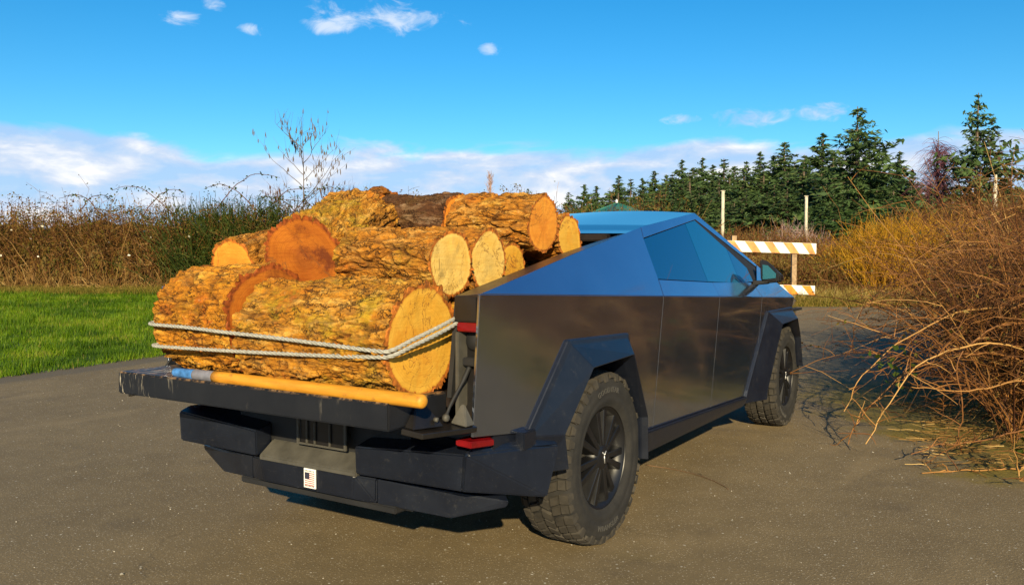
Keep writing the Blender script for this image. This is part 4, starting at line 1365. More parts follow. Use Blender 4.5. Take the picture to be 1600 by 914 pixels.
GRASS = leafy('lawn_blades', [(0.0, (0.040, 0.090, 0.002)), (0.5, (0.105, 0.195, 0.003)), (0.85, (0.20, 0.29, 0.006)), (1.0, (0.30, 0.27, 0.05))], 0.55, 0.35)
DRYGRASS = leafy('dry_grass', [(0.0, (0.13, 0.12, 0.015)), (0.4, (0.24, 0.19, 0.03)), (0.75, (0.42, 0.29, 0.075)), (1.0, (0.58, 0.43, 0.17))], 0.75, 0.25)
CONIFER = leafy('conifer_needles', [(0.0, (0.022, 0.046, 0.015)), (0.5, (0.056, 0.100, 0.029)), (0.85, (0.10, 0.15, 0.042)), (1.0, (0.15, 0.17, 0.055))], 0.7, 0.12)  # greens lifted and blued: distance haze put into the needle colour
CONIFER2 = leafy('young_conifer_needles', [(0.0, (0.018, 0.045, 0.011)), (0.5, (0.040, 0.085, 0.018)), (1.0, (0.085, 0.13, 0.028))], 0.7, 0.12)
M_TRUNK = plain('conifer_bark', (0.12, 0.085, 0.06), 0.9, var=0.4, vscale=3)


def arcs(base, az_, lean, length, droop, K=9, wig=0.03):
    """arching stems: base (N,3), heading, lean from vertical, length, droop"""
    n = len(base)
    t = np.linspace(0, 1, K)[None, :, None]
    hd = np.stack([np.cos(az_) * np.sin(lean), np.sin(az_) * np.sin(lean), np.cos(lean)], -1)
    hz = np.stack([np.cos(az_), np.sin(az_), np.zeros(n)], -1)
    L_ = length[:, None, None]
    P = base[:, None, :] + hd[:, None, :] * L_ * t + hz[:, None, :] * (L_ * 0.35 * droop[:, None, None]) * t ** 2 + np.array((0, 0, -1.0)) * (L_ * droop[:, None, None]) * t ** 2.2
    wv = np.cumsum(RNG.normal(size=(n, K, 3)), axis=1) * wig * L_ / K
    wv -= wv[:, :1]
    return P + wv


def pick_on(P, m, t0=0.25, t1=1.0):
    """m random points (and directions) on the stems P"""
    n, K, _ = P.shape
    i = RNG.integers(0, n, m)
    t = RNG.uniform(t0, t1, m) * (K - 1) * 0.9999
    k = t.astype(int)
    f = (t - k)[:, None]
    a = P[i, k]
    b = P[i, k + 1]
    return a + (b - a) * f, b - a


def stems_obj(name, P, r0, r1, mat, parent=None, sides=3, tone=None, kind=None, org=(0, 0, 0)):
    n, K, _ = P.shape
    R = (np.broadcast_to(np.asarray(r0), (n,))[:, None] * (1 - np.linspace(0, 1, K))[None] + np.broadcast_to(np.asarray(r1), (n,))[:, None] * np.linspace(0, 1, K)[None])
    V_, q_ = tubes(P - np.asarray(org), R, sides)
    if tone is None:
        tone = RNG.uniform(0, 1, n)
    col = np.repeat(tone, K * sides)
    o = link(name, arr_mesh(name, V_, q_, col), mat, parent)
    if kind:
        o['kind'] = kind
    return o


def leaves_obj(name, C, size, mat, parent=None, tone=None, aspect=0.5, up=0.0, kind=None, org=(0, 0, 0)):
    n = len(C)
    U = rand_unit(n)
    U[:, 2] += up
    U /= np.linalg.norm(U, axis=1, keepdims=True)
    Vv = np.cross(U, rand_unit(n))
    Vv /= np.linalg.norm(Vv, axis=1, keepdims=True) + 1e-9
    sz = np.broadcast_to(np.asarray(size), (n,))[:, None] * RNG.uniform(0.6, 1.25, (n, 1))
    V_, q_ = quads(C - np.asarray(org), U * sz * 0.5, Vv * sz * 0.5 * aspect)
    if tone is None:
        tone = RNG.uniform(0, 1, n)
    o = link(name, arr_mesh(name, V_, q_, np.repeat(tone, 4)), mat, parent)
    if kind:
        o['kind'] = kind
    return o


def inner_mass(name, dlo, dhi, lft, rgt, hfun, mat, parent, n1=90, n2=10, org=(0, 0, 0)):
    """matted inside of a hedge: a closed lumpy body that the leaves sit on"""
    ls = np.linspace(lft, rgt, n1)
    sec = np.linspace(0, math.pi, n2)
    Vh = []
    tone = []
    for l in ls:
        hh = hfun(l)
        for a in sec:
            dd_ = (dlo + dhi) / 2 - math.cos(a) * (dhi - dlo) / 2
            z = math.sin(a) ** 0.55 * hh
            p = WA(dd_, l)
            p[2] += z - (0.1 if a in (0, math.pi) else 0)
            j = (fbm(p[None] * 1.7, 4)[0] - 0.5)
            p[2] += j * 0.5 * math.sin(a)
            p[:2] += FWD * j * 0.5
            Vh.append(p)
            tone.append(0.3 + 0.4 * random.random())
    Vh = np.array(Vh) - np.asarray(org)
    Fh = [(i * n2 + j, (i + 1) * n2 + j, (i + 1) * n2 + j + 1, i * n2 + j + 1) for i in range(n1 - 1) for j in range(n2 - 1)]
    return link(name, arr_mesh(name, Vh, Fh, tone), mat, parent)


# ---- lawn: blades on the strip between the lane and the hedge
def lawn(n):
    d = RNG.uniform(8.5, 26.0, n * 3)
    u = RNG.uniform(-1.05, 0.06, n * 3)
    l = u * d
    keep = (l < (0.536 * d - 10.613) / 0.844 + 0.20 + 0.14 * (fbm(np.stack([d * 0.55 * 2.2, l * 0 + 1.3, l * 0 + 0.2], -1), 3) - 0.5)) & (u < 0.06)
    d, l = d[keep][:n], l[keep][:n]
    n = len(d)
    B = WA(d, l)
    patch = fbm(B * np.array((1.2, 1.2, 0)), 4, 3)
    tuft = np.clip((fbm(B * np.array((3.2, 3.2, 0)), 3, 8) - 0.52) * 9, 0, 1)
    h = RNG.uniform(0.030, 0.080, n) * (0.5 + 1.0 * patch + 0.9 * tuft) * (1 + 0.02 * (d - 10))
    a = RNG.uniform(0, 2 * math.pi, n)
    wd = 0.0045 * (1 + (d - 9) * 0.06)
    side_ = np.stack([np.cos(a), np.sin(a), np.zeros(n)], -1) * wd[:, None]
    ln = np.stack([np.cos(a + 1.4), np.sin(a + 1.4), np.zeros(n)], -1) * (h * RNG.uniform(0.1, 0.9, n))[:, None]
    tip = B + ln + np.array((0, 0, 1.0)) * h[:, None]
    V_ = np.stack([B - side_, B + side_, tip], 1).reshape(-1, 3)
    tone = np.clip(RNG.normal(0.46, 0.2, n) + (patch - 0.5) * 1.5 - 0.15 * tuft + 0.25 * (fbm(B * np.array((0.5, 0.5, 0)), 3, 15) - 0.5), 0, 0.97)
    tone = np.where(RNG.uniform(size=n) < 0.02, 1.0, tone)
    o = link('lawn_grass', arr_mesh('lawn_grass', V_, np.arange(3 * n).reshape(n, 3), np.repeat(tone, 3)), GRASS)
    tag(o, 'short bright green lawn between the asphalt and the bramble hedge', 'grass', kind='stuff')


lawn(270000)

# ---- left: bramble hedge behind the lawn
HED = W(26.0, -9.0, float(ground_z_d(26.0)))
hedge = empty('bramble_hedge', HED, 'long brown bramble hedge with arching canes along the back of the lawn', 'hedge')


def hh(l):
    return 2.92 + 0.40 * (fbm(np.array([[l * 0.45, 2.0, 0.5]]), 3)[0] - 0.5) * 2


inner_mass('thicket_core', 25.5, 28.6, -24, 6, lambda l: hh(l) - 0.85, LEAF_HEDGE, hedge, 150, 12, HED)
n = 5200
l = RNG.uniform(-22, 5, n)
d = RNG.uniform(25.0, 28.0, n)
B = WA(d, l)
hv = np.array([hh(x) for x in l])
P = arcs(B, RNG.uniform(0, 2 * math.pi, n), RNG.uniform(0.0, 0.55, n), hv * RNG.uniform(0.75, 1.12, n), RNG.uniform(0.0, 0.35, n), 7, 0.10)
stems_obj('cane', P, 0.011, 0.004, STEM_BROWN, hedge, kind='stuff', org=HED)
tw, td = pick_on(P, 16000, 0.3, 1.0)
Pt = arcs(tw, RNG.uniform(0, 2 * math.pi, 16000), RNG.uniform(0.3, 1.8, 16000), RNG.uniform(0.2, 0.6, 16000), RNG.uniform(0, 0.6, 16000), 4, 0.1)
stems_obj('twig', Pt, 0.006, 0.003, STEM_BROWN, hedge, kind='stuff', org=HED)
C1, _ = pick_on(P, 50000, 0.15, 1.0)
C2, _ = pick_on(Pt, 80000, 0.1, 1.0)
C = np.vstack([C1, C2]) + RNG.normal(size=(130000, 3)) * 0.06
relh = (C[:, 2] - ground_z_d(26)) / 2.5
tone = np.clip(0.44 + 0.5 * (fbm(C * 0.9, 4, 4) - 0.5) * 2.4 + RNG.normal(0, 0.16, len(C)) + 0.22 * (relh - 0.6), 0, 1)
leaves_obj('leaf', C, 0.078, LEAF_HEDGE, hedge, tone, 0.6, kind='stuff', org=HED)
# tall arching canes that stand out against the sky
spots = [(-12.9, 0.9, 1.6), (-12.6, 0.4, 1.2), (-10.6, 1.6, 2.3), (-9.4, 1.9, 2.6), (-8.0, 1.5, 2.0), (-7.0, 1.4, 2.2), (-6.6, 1.1, 1.7), (-11.6, 1.2, 1.6), (-5.9, 0.7, 1.6), (-7.9, 1.2, 1.9), (-4.9, 0.8, 1.3), (-13.6, 0.8, 1.2)]
Pc = []
for k, (l_, top, ln) in enumerate(spots):
    b0 = WA(26.0, l_)
    b0[2] += hh(l_) - 0.55
    sgn = 1 if k % 2 else -1
    run = np.linspace(0, 1, 15)
    arc_ = np.stack([b0[0] + RGT[0] * sgn * ln * 0.8 * run, b0[1] + RGT[1] * sgn * ln * 0.8 * run, b0[2] + top * (1.55 * run - 0.95 * run ** 2.2)], -1)
    arc_ += np.cumsum(RNG.normal(size=(15, 3)) * 0.018, 0)
    Pc.append(arc_)
Pc = np.array(Pc)
stems_obj('arching_cane', Pc, 0.017, 0.006, STEM_BROWN, hedge, 5, RNG.uniform(0, 0.4, len(Pc)), org=HED, kind='stuff')
C, _ = pick_on(Pc, 330, 0.3, 1.0)
leaves_obj('leaf', C + RNG.normal(size=C.shape) * 0.05, 0.10, LEAF_GREEN, hedge, RNG.uniform(0, 0.5, len(C)), 0.6, kind='stuff', org=HED)
# pale blossoms and seed heads
C, _ = pick_on(P, 210, 0.45, 0.95)
C = C[depth_of(C[:, 0], C[:, 1]) < 25.9]
C[:, :2] -= FWD * 0.25
leaves_obj('blossom', C, 0.085, PETAL, hedge, None, 0.9, kind='stuff', org=HED)
cl = WA(np.full(14, 24.85), RNG.normal(-6.9, 0.35, 14))
cl[:, 2] += RNG.normal(1.35, 0.22, 14)
leaves_obj('blossom', cl, 0.12, PETAL, hedge, None, 0.9, kind='stuff', org=HED)

# dead fern and grass stalks leaning out along the foot of the hedge
n = 2600
l = RNG.uniform(-22, 3, n)
d = RNG.uniform(24.4, 25.6, n)
P = arcs(WA(d, l), RNG.uniform(0, 2 * math.pi, n), RNG.uniform(0.05, 0.9, n), RNG.uniform(0.35, 1.1, n), RNG.uniform(0.05, 0.6, n), 5, 0.05)
o = stems_obj('dead_stalks', P, 0.012, 0.004, STEM_TAN, None, 3, np.clip(RNG.normal(0.4, 0.25, n), 0, 1))
tag(o, 'tan dead stalks leaning out along the foot of the bramble hedge', 'dead stalks', kind='stuff')
n = 16000
l = RNG.uniform(-22, 3, n)
d = RNG.normal(24.1, 0.25, n)
P = arcs(WA(d, l), RNG.uniform(0, 2 * math.pi, n), RNG.uniform(0.0, 0.5, n), RNG.uniform(0.12, 0.36, n), RNG.uniform(0.0, 0.4, n), 4, 0.05)
o = stems_obj('rough_grass', P, 0.008, 0.002, DRYGRASS, None, 3, np.clip(RNG.normal(0.25, 0.18, n), 0, 1))
tag(o, 'longer yellowish grass where the lawn meets the hedge', 'grass', kind='stuff')


# dark green broom shrub in the hedge
def broom(loc_d, loc_l, width, height, label, n=1500):
    org = W(loc_d, loc_l, float(ground_z_d(loc_d)))
    sh_ = empty('broom_shrub', org, label, 'shrub', 'green broom shrubs in the hedge')
    b = WA(loc_d + RNG.normal(0, 0.3, n), loc_l + RNG.normal(0, width * 0.22, n))
    P = arcs(b, RNG.uniform(0, 2 * math.pi, n), np.abs(RNG.normal(0.0, 0.40, n)), height * RNG.uniform(0.45, 1.02, n), RNG.uniform(0, 0.12, n), 6, 0.05)
    stems_obj('stem', P, 0.014, 0.005, STEM_GREEN, sh_, kind='stuff', org=org)
    c, _ = pick_on(P, 7000, 0.15, 1.0)
    Pt = arcs(c, RNG.uniform(0, 2 * math.pi, 7000), np.abs(RNG.normal(0, 0.7, 7000)), RNG.uniform(0.10, 0.35, 7000), RNG.uniform(0, 0.2, 7000), 3, 0.05)
    stems_obj('sprig', Pt, 0.009, 0.004, STEM_GREEN, sh_, kind='stuff', org=org)
    c, _ = pick_on(Pt, 14000, 0.1, 1.0)
    leaves_obj('leaf', c + RNG.normal(size=c.shape) * 0.05, 0.07, LEAF_GREEN, sh_, np.clip(fbm(c * 1.5, 3) * 1.4 - 0.45 + RNG.normal(0, 0.12, len(c)), 0, 1), 0.5, kind='stuff', org=org)
    return sh_


broom(25.3, -9.0, 2.6, 2.95, 'tall dark green broom shrub in front of the brown hedge')
broom(25.6, -7.4, 1.0, 2.9, 'narrow green broom tuft beside the tall broom, nearer the sapling', 420)

# bare sapling with hanging catkins above the hedge


def bare_tree(name, loc, height, label, cat_, nb, spread, mat, catkins=0, tr=0.035, up=0.6, tonecol=0.3, twigs=6, leafm=None, group=None):
    root = empty(name, loc, label, cat_, group)
    z = np.linspace(0, 1, 14)
    tp = np.stack([0.10 * np.sin(z * 3.1), 0.07 * np.cos(z * 4.0) - 0.07, z * height], -1)[None]
    stems_obj('trunk', tp, tr, tr * 0.15, mat, root, 6, np.array([tonecol]))
    hts = RNG.uniform(0.28, 0.93, nb) * height
    b = np.stack([np.interp(hts, z * height, tp[0, :, 0]), np.interp(hts, z * height, tp[0, :, 1]), hts], -1)
    a = np.arange(nb) * 2.4 + RNG.uniform(-0.4, 0.4, nb)
    ln = spread * (1.15 - hts / height) * RNG.uniform(0.7, 1.15, nb) + 0.15 * spread
    P = arcs(b, a, np.full(nb, up) + RNG.normal(0, 0.15, nb), ln, -RNG.uniform(0.0, 0.18, nb), 9, 0.10)
    stems_obj('branch', P, tr * 0.42, tr * 0.10, mat, root, 4, np.full(nb, tonecol), kind='stuff')
    m = nb * twigs
    c, _ = pick_on(P, m, 0.25, 1.0)
    Pt = arcs(c, RNG.uniform(0, 6.28, m), RNG.uniform(0.2, 1.0, m), spread * RNG.uniform(0.12, 0.35, m), RNG.uniform(-0.2, 0.2, m), 5, 0.12)
    stems_obj('twig', Pt, tr * 0.18, tr * 0.07, mat, root, 3, np.full(m, tonecol), kind='stuff')
    if catkins:
        c, _ = pick_on(np.concatenate([P[:, ::2], Pt], 0) if P[:, ::2].shape[1] == Pt.shape[1] else Pt, catkins, 0.3, 1.0)
        Pk = arcs(c, RNG.uniform(0, 6.28, catkins), np.full(catkins, 3.0), RNG.uniform(0.10, 0.20, catkins), np.zeros(catkins), 4, 0.02)
        Rk = np.array([0.006, 0.019, 0.020, 0.005])[None] * np.ones((catkins, 1))
        V_, q_ = tubes(Pk, Rk, 4)
        o = link('catkin', arr_mesh('catkin', V_, q_, np.full(len(V_), 0.1)), mat, root)
        o['kind'] = 'stuff'
    return root


bare_tree('bare_sapling', W(26.0, -6.7, float(ground_z_d(26))), 5.45, 'thin bare sapling with hanging catkins rising above the hedge', 'sapling', 17, 2.5, STEM_GREY, 190, 0.030, 0.95)
for k, (l_, h_) in enumerate([(-7.6, 3.1), (-5.4, 3.2), (-4.6, 3.0), (-6.1, 3.3)]):
    bare_tree('twiggy_shrub', W(26.3 + 0.2 * k, l_, float(ground_z_d(26))), h_,
              ['twiggy brown shrub left of the sapling foot', 'twiggy brown shrub right of the sapling foot', 'rightmost twiggy brown shrub of the hedge, above the tilted log', 'twiggy brown shrub right at the sapling foot'][k],
              'shrub', 22, 1.3, STEM_BROWN, 60, 0.018, 0.5, 0.55, 7, group='twiggy shrubs in the hedge')

# far bare poplar
bare_tree('bare_poplar', W(105.0, -2.9, 0.7), 12.2, 'slim pale bare tree standing far off behind the logs', 'tree', 70, 2.6, STEM_PINK, 0, 0.12, 0.16, 0.4, 6)

# ---- right: bramble thicket hanging over the lane
TH_ = W(9.0, 6.5, 0.0)
thick = empty('bramble_thicket', TH_, 'big tangled russet bramble thicket hanging over the right edge of the lane', 'bramble thicket')
n = 4200
d = RNG.uniform(6.5, 11.0, n)
front = 0.475 * d + 1.10 + 0.25 * np.sin(d * 1.7) + 0.22 * np.maximum(0, d - 8)
u = RNG.uniform(0, 1, n) ** 1.2
l = front + u * 7.5
B = WA(d, l)
az_ = np.arctan2(-RGT[1], -RGT[0]) + RNG.normal(0, 1.15, n)
ln = RNG.uniform(1.3, 2.9, n) * (1 + 0.12 * (d > 9))
P = arcs(B, az_, RNG.uniform(0.05, 0.75, n), ln, RNG.uniform(0.05, 0.55, n), 9, 0.09)
stems_obj('cane', P, RNG.uniform(0.004, 0.009, n), 0.0022, STEM_RED, thick, 4, np.clip(RNG.normal(0.38, 0.27, n), 0, 1), kind='stuff', org=TH_)
m = 60000
c, _ = pick_on(P, m, 0.2, 1.0)
Pt = arcs(c, RNG.uniform(0, 6.28, m), RNG.uniform(0.2, 2.0, m), RNG.uniform(0.15, 0.75, m), RNG.uniform(0, 0.5, m), 5, 0.12)
stems_obj('twig', Pt, 0.0030, 0.0013, STEM_RED, thick, 3, np.clip(RNG.normal(0.45, 0.22, m), 0, 1), kind='stuff', org=TH_)
c, _ = pick_on(Pt, 36000, 0.2, 1.0)
c = c[c[:, 2] > gz(c[:, 0], c[:, 1]) + 0.15]
leaves_obj('leaf', c, 0.045, LEAF_HEDGE, thick, np.clip(RNG.normal(0.45, 0.28, len(c)), 0, 1), 0.55, kind='stuff', org=TH_)
c, _ = pick_on(Pt, 260, 0.2, 1.0)
leaves_obj('leaf', c, 0.055, LEAF_GREEN, thick, RNG.uniform(0, 0.7, len(c)), 0.7, kind='stuff', org=TH_)
c, _ = pick_on(P, 150, 0.5, 1.0)
leaves_obj('dried_leaf', c, 0.06, PETAL, thick, None, 0.6, kind='stuff', org=TH_)
# long single canes arching out over the asphalt: (depth, sideways, height) through points
arch = [
    [(6.9, 4.9, 0.0), (6.85, 4.3, 0.95), (6.8, 3.75, 1.05), (6.75, 3.2, 0.85), (6.7, 2.85, 0.55), (6.65, 2.68, 0.30)],
    [(6.6, 4.8, 0.0), (6.5, 4.1, 0.62), (6.45, 3.5, 0.72), (6.4, 3.0, 0.52), (6.35, 2.72, 0.22), (6.3, 2.62, 0.06)],
    [(6.3, 4.6, 0.0), (6.2, 4.0, 0.70), (6.15, 3.5, 0.83), (6.1, 3.05, 0.72), (6.1, 2.80, 0.42), (6.05, 2.66, 0.12)],
    [(7.2, 5.2, 0.3), (7.1, 4.5, 1.25), (7.0, 4.0, 1.20), (6.9, 3.5, 0.95), (6.9, 3.2, 0.65), (6.9, 3.05, 0.5)],
    [(6.1, 4.9, 0.4), (6.05, 4.4, 0.62), (6.0, 3.9, 0.60), (6.0, 3.5, 0.52), (6.0, 3.2, 0.50), (6.0, 2.95, 0.51)],
    [(5.8, 4.6, 0.2), (5.75, 4.2, 0.42), (5.7, 3.8, 0.35), (5.7, 3.4, 0.22), (5.7, 3.1, 0.18), (5.7, 2.85, 0.10)],
    [(5.4, 4.4, 0.3), (5.35, 3.9, 0.45), (5.3, 3.55, 0.35), (5.25, 3.35, 0.15), (5.25, 3.28, 0.02), (5.2, 3.25, 0.0)],
    [(6.4, 4.3, 0.9), (6.3, 3.75, 0.95), (6.25, 3.45, 0.70), (6.2, 3.42, 0.45), (6.2, 3.40, 0.22), (6.2, 3.40, 0.04)],
    [(7.4, 4.9, 0.8), (7.3, 4.3, 1.15), (7.2, 3.9, 1.00), (7.15, 3.72, 0.70), (7.1, 3.70, 0.35), (7.1, 3.7, 0.05)],
    [(8.6, 5.2, 0.4), (8.5, 4.5, 1.25), (8.4, 4.0, 1.30), (8.3, 3.6, 1.05), (8.25, 3.4, 0.75), (8.2, 3.3, 0.45)],
    [(5.9, 4.5, 0.1), (5.8, 4.1, 0.24), (5.75, 3.7, 0.14), (5.7, 3.3, 0.04), (5.65, 3.0, 0.03), (5.6, 2.7, 0.015)],
]
AP = []
for a in arch:
    q_ = np.array([list(W(x, y, z + float(ground_z_d(x)) + 0.012)) for x, y, z in a])
    AP.append(catmull(q_, 26))
AP = np.array(AP) + np.cumsum(RNG.normal(size=(len(arch), 26, 3)), 1) * 0.009
AP[..., 2] = np.maximum(AP[..., 2], 0.02)
stems_obj('arching_cane', AP, 0.0075, 0.0035, STEM_RED, thick, 6, np.array([0.85, 0.6, 0.92, 0.4, 0.8, 0.5, 0.9, 0.5, 0.2, 0.4, 0.8]), kind='stuff', org=TH_)
c, _ = pick_on(AP, 300, 0.1, 0.97)
Pt2 = arcs(c, RNG.uniform(0, 6.28, 300), RNG.uniform(0.4, 2.2, 300), RNG.uniform(0.02, 0.40, 300) ** 1.3, RNG.uniform(0, 0.4, 300), 6, 0.16)
Pt2[..., 2] = np.maximum(Pt2[..., 2], 0.015)
stems_obj('side_shoot', Pt2, 0.0045, 0.0018, STEM_RED, thick, 4, RNG.uniform(0.2, 0.9, 300), kind='stuff', org=TH_)
c = np.array([W(6.45, 3.0, 0.70), W(5.35, 3.42, 0.28)])
c = np.repeat(c, [26, 34], axis=0) + RNG.normal(size=(60, 3)) * 0.085
leaves_obj('leaf', c, 0.06, LEAF_GREEN, thick, RNG.uniform(0.2, 0.9, 60), 0.75, kind='stuff', org=TH_)

# leaf litter and fallen stalks under the thicket
n = 1700
d = RNG.uniform(5.7, 12.0, n)
l = 0.42 * d + 0.45 + np.abs(RNG.normal(0, 1.5, n))
c = WA(d, l)
c[:, 2] += 0.016 + RNG.uniform(0, 0.02, n)
P = arcs(c, RNG.uniform(0, 6.28, n), np.full(n, 1.5), RNG.uniform(0.03, 0.28, n), np.zeros(n), 4, 0.08)
P[..., 2] = np.maximum(P[..., 2], c[:, None, 2])
o = stems_obj('leaf_litter', P, 0.0035, 0.002, STEM_TAN, None, 3, np.clip(RNG.normal(0.4, 0.3, n), 0, 1))
tag(o, 'fallen stalks and litter strewn over the mossy ground under the thicket', 'litter', kind='stuff')

# ---- scrub at the far end of the lane


def scrub(name, d0, d1, l0, l1, h0, h1, n, stem_mat, leaf_mat, label, cat_, lean=0.35, nleaf=9000, leaf=0.06, tones=(0.5, 0.25), group=None, tw=6000, rad=0.009):
    org = W((d0 + d1) / 2, (l0 + l1) / 2, float(ground_z_d((d0 + d1) / 2)))
    root = empty(name, org, label, cat_, group)
    d = RNG.uniform(d0, d1, n)
    u = RNG.uniform(-1, 1, n)
    l = (l0 + l1) / 2 + u * (l1 - l0) / 2
    hs = (h0 + (h1 - h0) * RNG.uniform(0, 1, n)) * (1 - 0.45 * np.abs(u) ** 3)
    P = arcs(WA(d, l), RNG.uniform(0, 6.28, n), np.abs(RNG.normal(0, lean, n)), hs, RNG.uniform(0, 0.3, n), 6, 0.10)
    tn = np.clip(RNG.normal(tones[0], tones[1], n), 0, 1)
    stems_obj('stem', P, rad, rad * 0.4, stem_mat, root, 3, tn, kind='stuff', org=org)
    c, _ = pick_on(P, tw, 0.25, 1.0)
    Pt = arcs(c, RNG.uniform(0, 6.28, tw), np.abs(RNG.normal(0, lean * 1.8, tw)), RNG.uniform(0.2, 0.7, tw) * h1 / 2.2, RNG.uniform(0, 0.3, tw), 4, 0.12)
    stems_obj('twig', Pt, rad * 0.6, rad * 0.3, stem_mat, root, 3, np.clip(RNG.normal(tones[0], tones[1], tw), 0, 1), kind='stuff', org=org)
    if nleaf:
        c, _ = pick_on(Pt, nleaf, 0.1, 1.0)
        leaves_obj('leaf', c + RNG.normal(size=c.shape) * 0.04, leaf, leaf_mat, root, np.clip(fbm(c * 1.3, 3) * 1.6 - 0.35 + RNG.normal(0, 0.15, nleaf), 0, 1), 0.55, kind='stuff', org=org)
    return root


OLIVE = leafy('olive_leaves', [(0.0, (0.085, 0.070, 0.014)), (0.4, (0.14, 0.115, 0.018)), (0.75, (0.22, 0.16, 0.03)), (1.0, (0.34, 0.22, 0.07))])
scrub('golden_willow', 21.5, 24.5, 9.3, 13.2, 1.5, 2.35, 2600, STEM_GOLD, OLIVE, 'golden yellow twiggy willow bush left of the russet thicket', 'bush', 0.28, 9000, 0.05, (0.5, 0.25), None, 12000, 0.010)
scrub('olive_scrub', 22.0, 25.5, 5.2, 9.6, 0.9, 1.35, 2000, STEM_BROWN, OLIVE, 'olive brown scrub right behind the striped barricade', 'scrub', 0.4, 26000, 0.055)
scrub('olive_scrub', 22.5, 26.0, 0.5, 5.4, 0.8, 1.30, 1400, STEM_BROWN, OLIVE, 'olive brown scrub mostly hidden behind the cab of the truck', 'scrub', 0.4, 14000, 0.055)
scrub('russet_scrub', 30.0, 36.0, 6.5, 13.0, 1.5, 2.3, 1800, STEM_RED, OLIVE, 'low russet scrub below the conifers between the two posts', 'scrub', 0.3, 12000, 0.07, (0.45, 0.2), None, 6000, 0.012)
scrub('russet_scrub', 24.0, 29.0, 12.5, 19.0, 2.4, 3.3, 2600, STEM_BROWN, LEAF_HEDGE, 'tall brown scrub rising behind the russet thicket at the right edge', 'scrub', 0.35, 20000, 0.07, (0.45, 0.2), None, 10000, 0.012)
scrub('pale_shrub', 37.0, 38.5, 12.0, 13.7, 1.9, 2.6, 420, STEM_PINK, PETAL, 'pale pink bare shrub in front of the conifers by the right post', 'shrub', 0.45, 0, 0.05, (0.5, 0.25), None, 3600, 0.014)

# dry grass verge at the far end of the lane
n = 26000
l = RNG.uniform(1.0, 12.0, n)
d = 20.0 + np.abs(RNG.normal(0, 0.9, n))
hg = RNG.uniform(0.12, 0.55, n) * (0.55 + 0.5 * np.clip((d - 20) / 1.2, 0, 1))
P = arcs(WA(d, l), RNG.uniform(0, 6.28, n), np.abs(RNG.normal(0, 0.3, n)), hg, RNG.uniform(0, 0.5, n), 4, 0.05)
o = stems_obj('dry_grass', P, 0.007, 0.002, DRYGRASS, None, 3, np.clip(RNG.normal(0.35, 0.25, n) + 0.3 * (hg > 0.35), 0, 1))
tag(o, 'tan and yellow dry grass verge where the lane ends', 'grass', kind='stuff')

# ---- conifers


def conifer_mesh(seed, H, Rb, gap=0.0, n_whorl=46, dens=1.0, top_bare=0.0):
    rg = np.random.default_rng(seed)
    C, U, Vw, tone = [], [], [], []
    BP, BR = [], []
    lob = rg.uniform(0, 1, 10)
    ecc, ea = rg.uniform(0.0, 0.28), rg.uniform(0, 6.28)
    for k in range(n_whorl):
        z = H * (0.05 + 0.95 * (k + rg.uniform(-0.3, 0.3)) / n_whorl)
        if z > H * 0.985:
            continue
        rel = z / H
        rmax = Rb * ((1 - rel) ** 0.86) * (0.70 + 0.55 * rg.uniform()) * (0.75 + 0.5 * lob[int(rel * 9.99)]) + 0.10
        nb = int(rg.integers(7, 11)) if rel < 0.85 else 5
        for b in range(nb):
            if rg.uniform() < gap:
                continue
            a = rg.uniform(0, 6.283)
            L_ = rmax * rg.uniform(0.38, 1.18) * (1 + ecc * math.cos(a - ea))
            zb = z + rg.normal(0, 0.6) * min(1.0, (1 - rel) * 3)
            dz = 0.25 - 0.55 * (1 - rel) * rg.uniform(0.4, 1.2)
            K = 7
            t = np.linspace(0, 1, K)
            path = np.stack([np.cos(a) * L_ * t, np.sin(a) * L_ * t, zb + L_ * (dz * t - 0.22 * t * t + 0.18 * t ** 3)], -1)
            BP.append(path)
            BR.append(np.linspace(0.045, 0.008, K) * (0.4 + L_ / Rb))
            ns = max(5, int(44 * dens * L_ / Rb * (1.0 + 0.4 * (1 - rel))))
            ts = rg.uniform(0.12, 1.0, ns) ** 0.8
            pc = np.stack([np.interp(ts, t, path[:, i]) for i in range(3)], -1)
            sp_ = rg.normal(0, 1, (ns, 3)) * np.array((0.20, 0.20, 0.20)) * (0.25 + 1.1 * L_ / Rb)
            pc = pc + sp_
            da = a + rg.normal(0, 0.8, ns)
            dirv = np.stack([np.cos(da), np.sin(da), rg.normal(-0.15, 0.65, ns)], -1)
            dirv /= np.linalg.norm(dirv, axis=1, keepdims=True)
            sz = rg.uniform(0.28, 0.68, ns) * (0.42 + 0.75 * L_ / Rb)
            up_ = np.cross(dirv, rg.normal(0, 1, (ns, 3)))
            up_ /= np.linalg.norm(up_, axis=1, keepdims=True)
            C.append(pc)
            U.append(dirv * sz[:, None])
            Vw.append(up_ * sz[:, None] * rg.uniform(0.22, 0.42, (ns, 1)))
            tone.append(np.clip(rg.normal(0.42, 0.16, ns) + rg.normal(0, 0.14), 0, 1))
    C = np.vstack(C)
    U = np.vstack(U)
    Vw = np.vstack(Vw)
    V_, q_ = quads(C, U, Vw)
    crown = arr_mesh('crown', V_, q_, np.repeat(np.concatenate(tone), 4))
    bv, bq = tubes(np.array(BP), np.array(BR), 3)
    z = np.linspace(0, 1, 10)
    tv, tq = tubes(np.stack([0.05 * np.sin(z * 5) * z, 0 * z, z * H], -1)[None], (np.linspace(0.018, 0.002, 10) * H)[None], 8)
    limbs = arr_mesh('limbs', bv, bq)
    trunk = arr_mesh('trunk', tv, tq)
    return crown, limbs, trunk


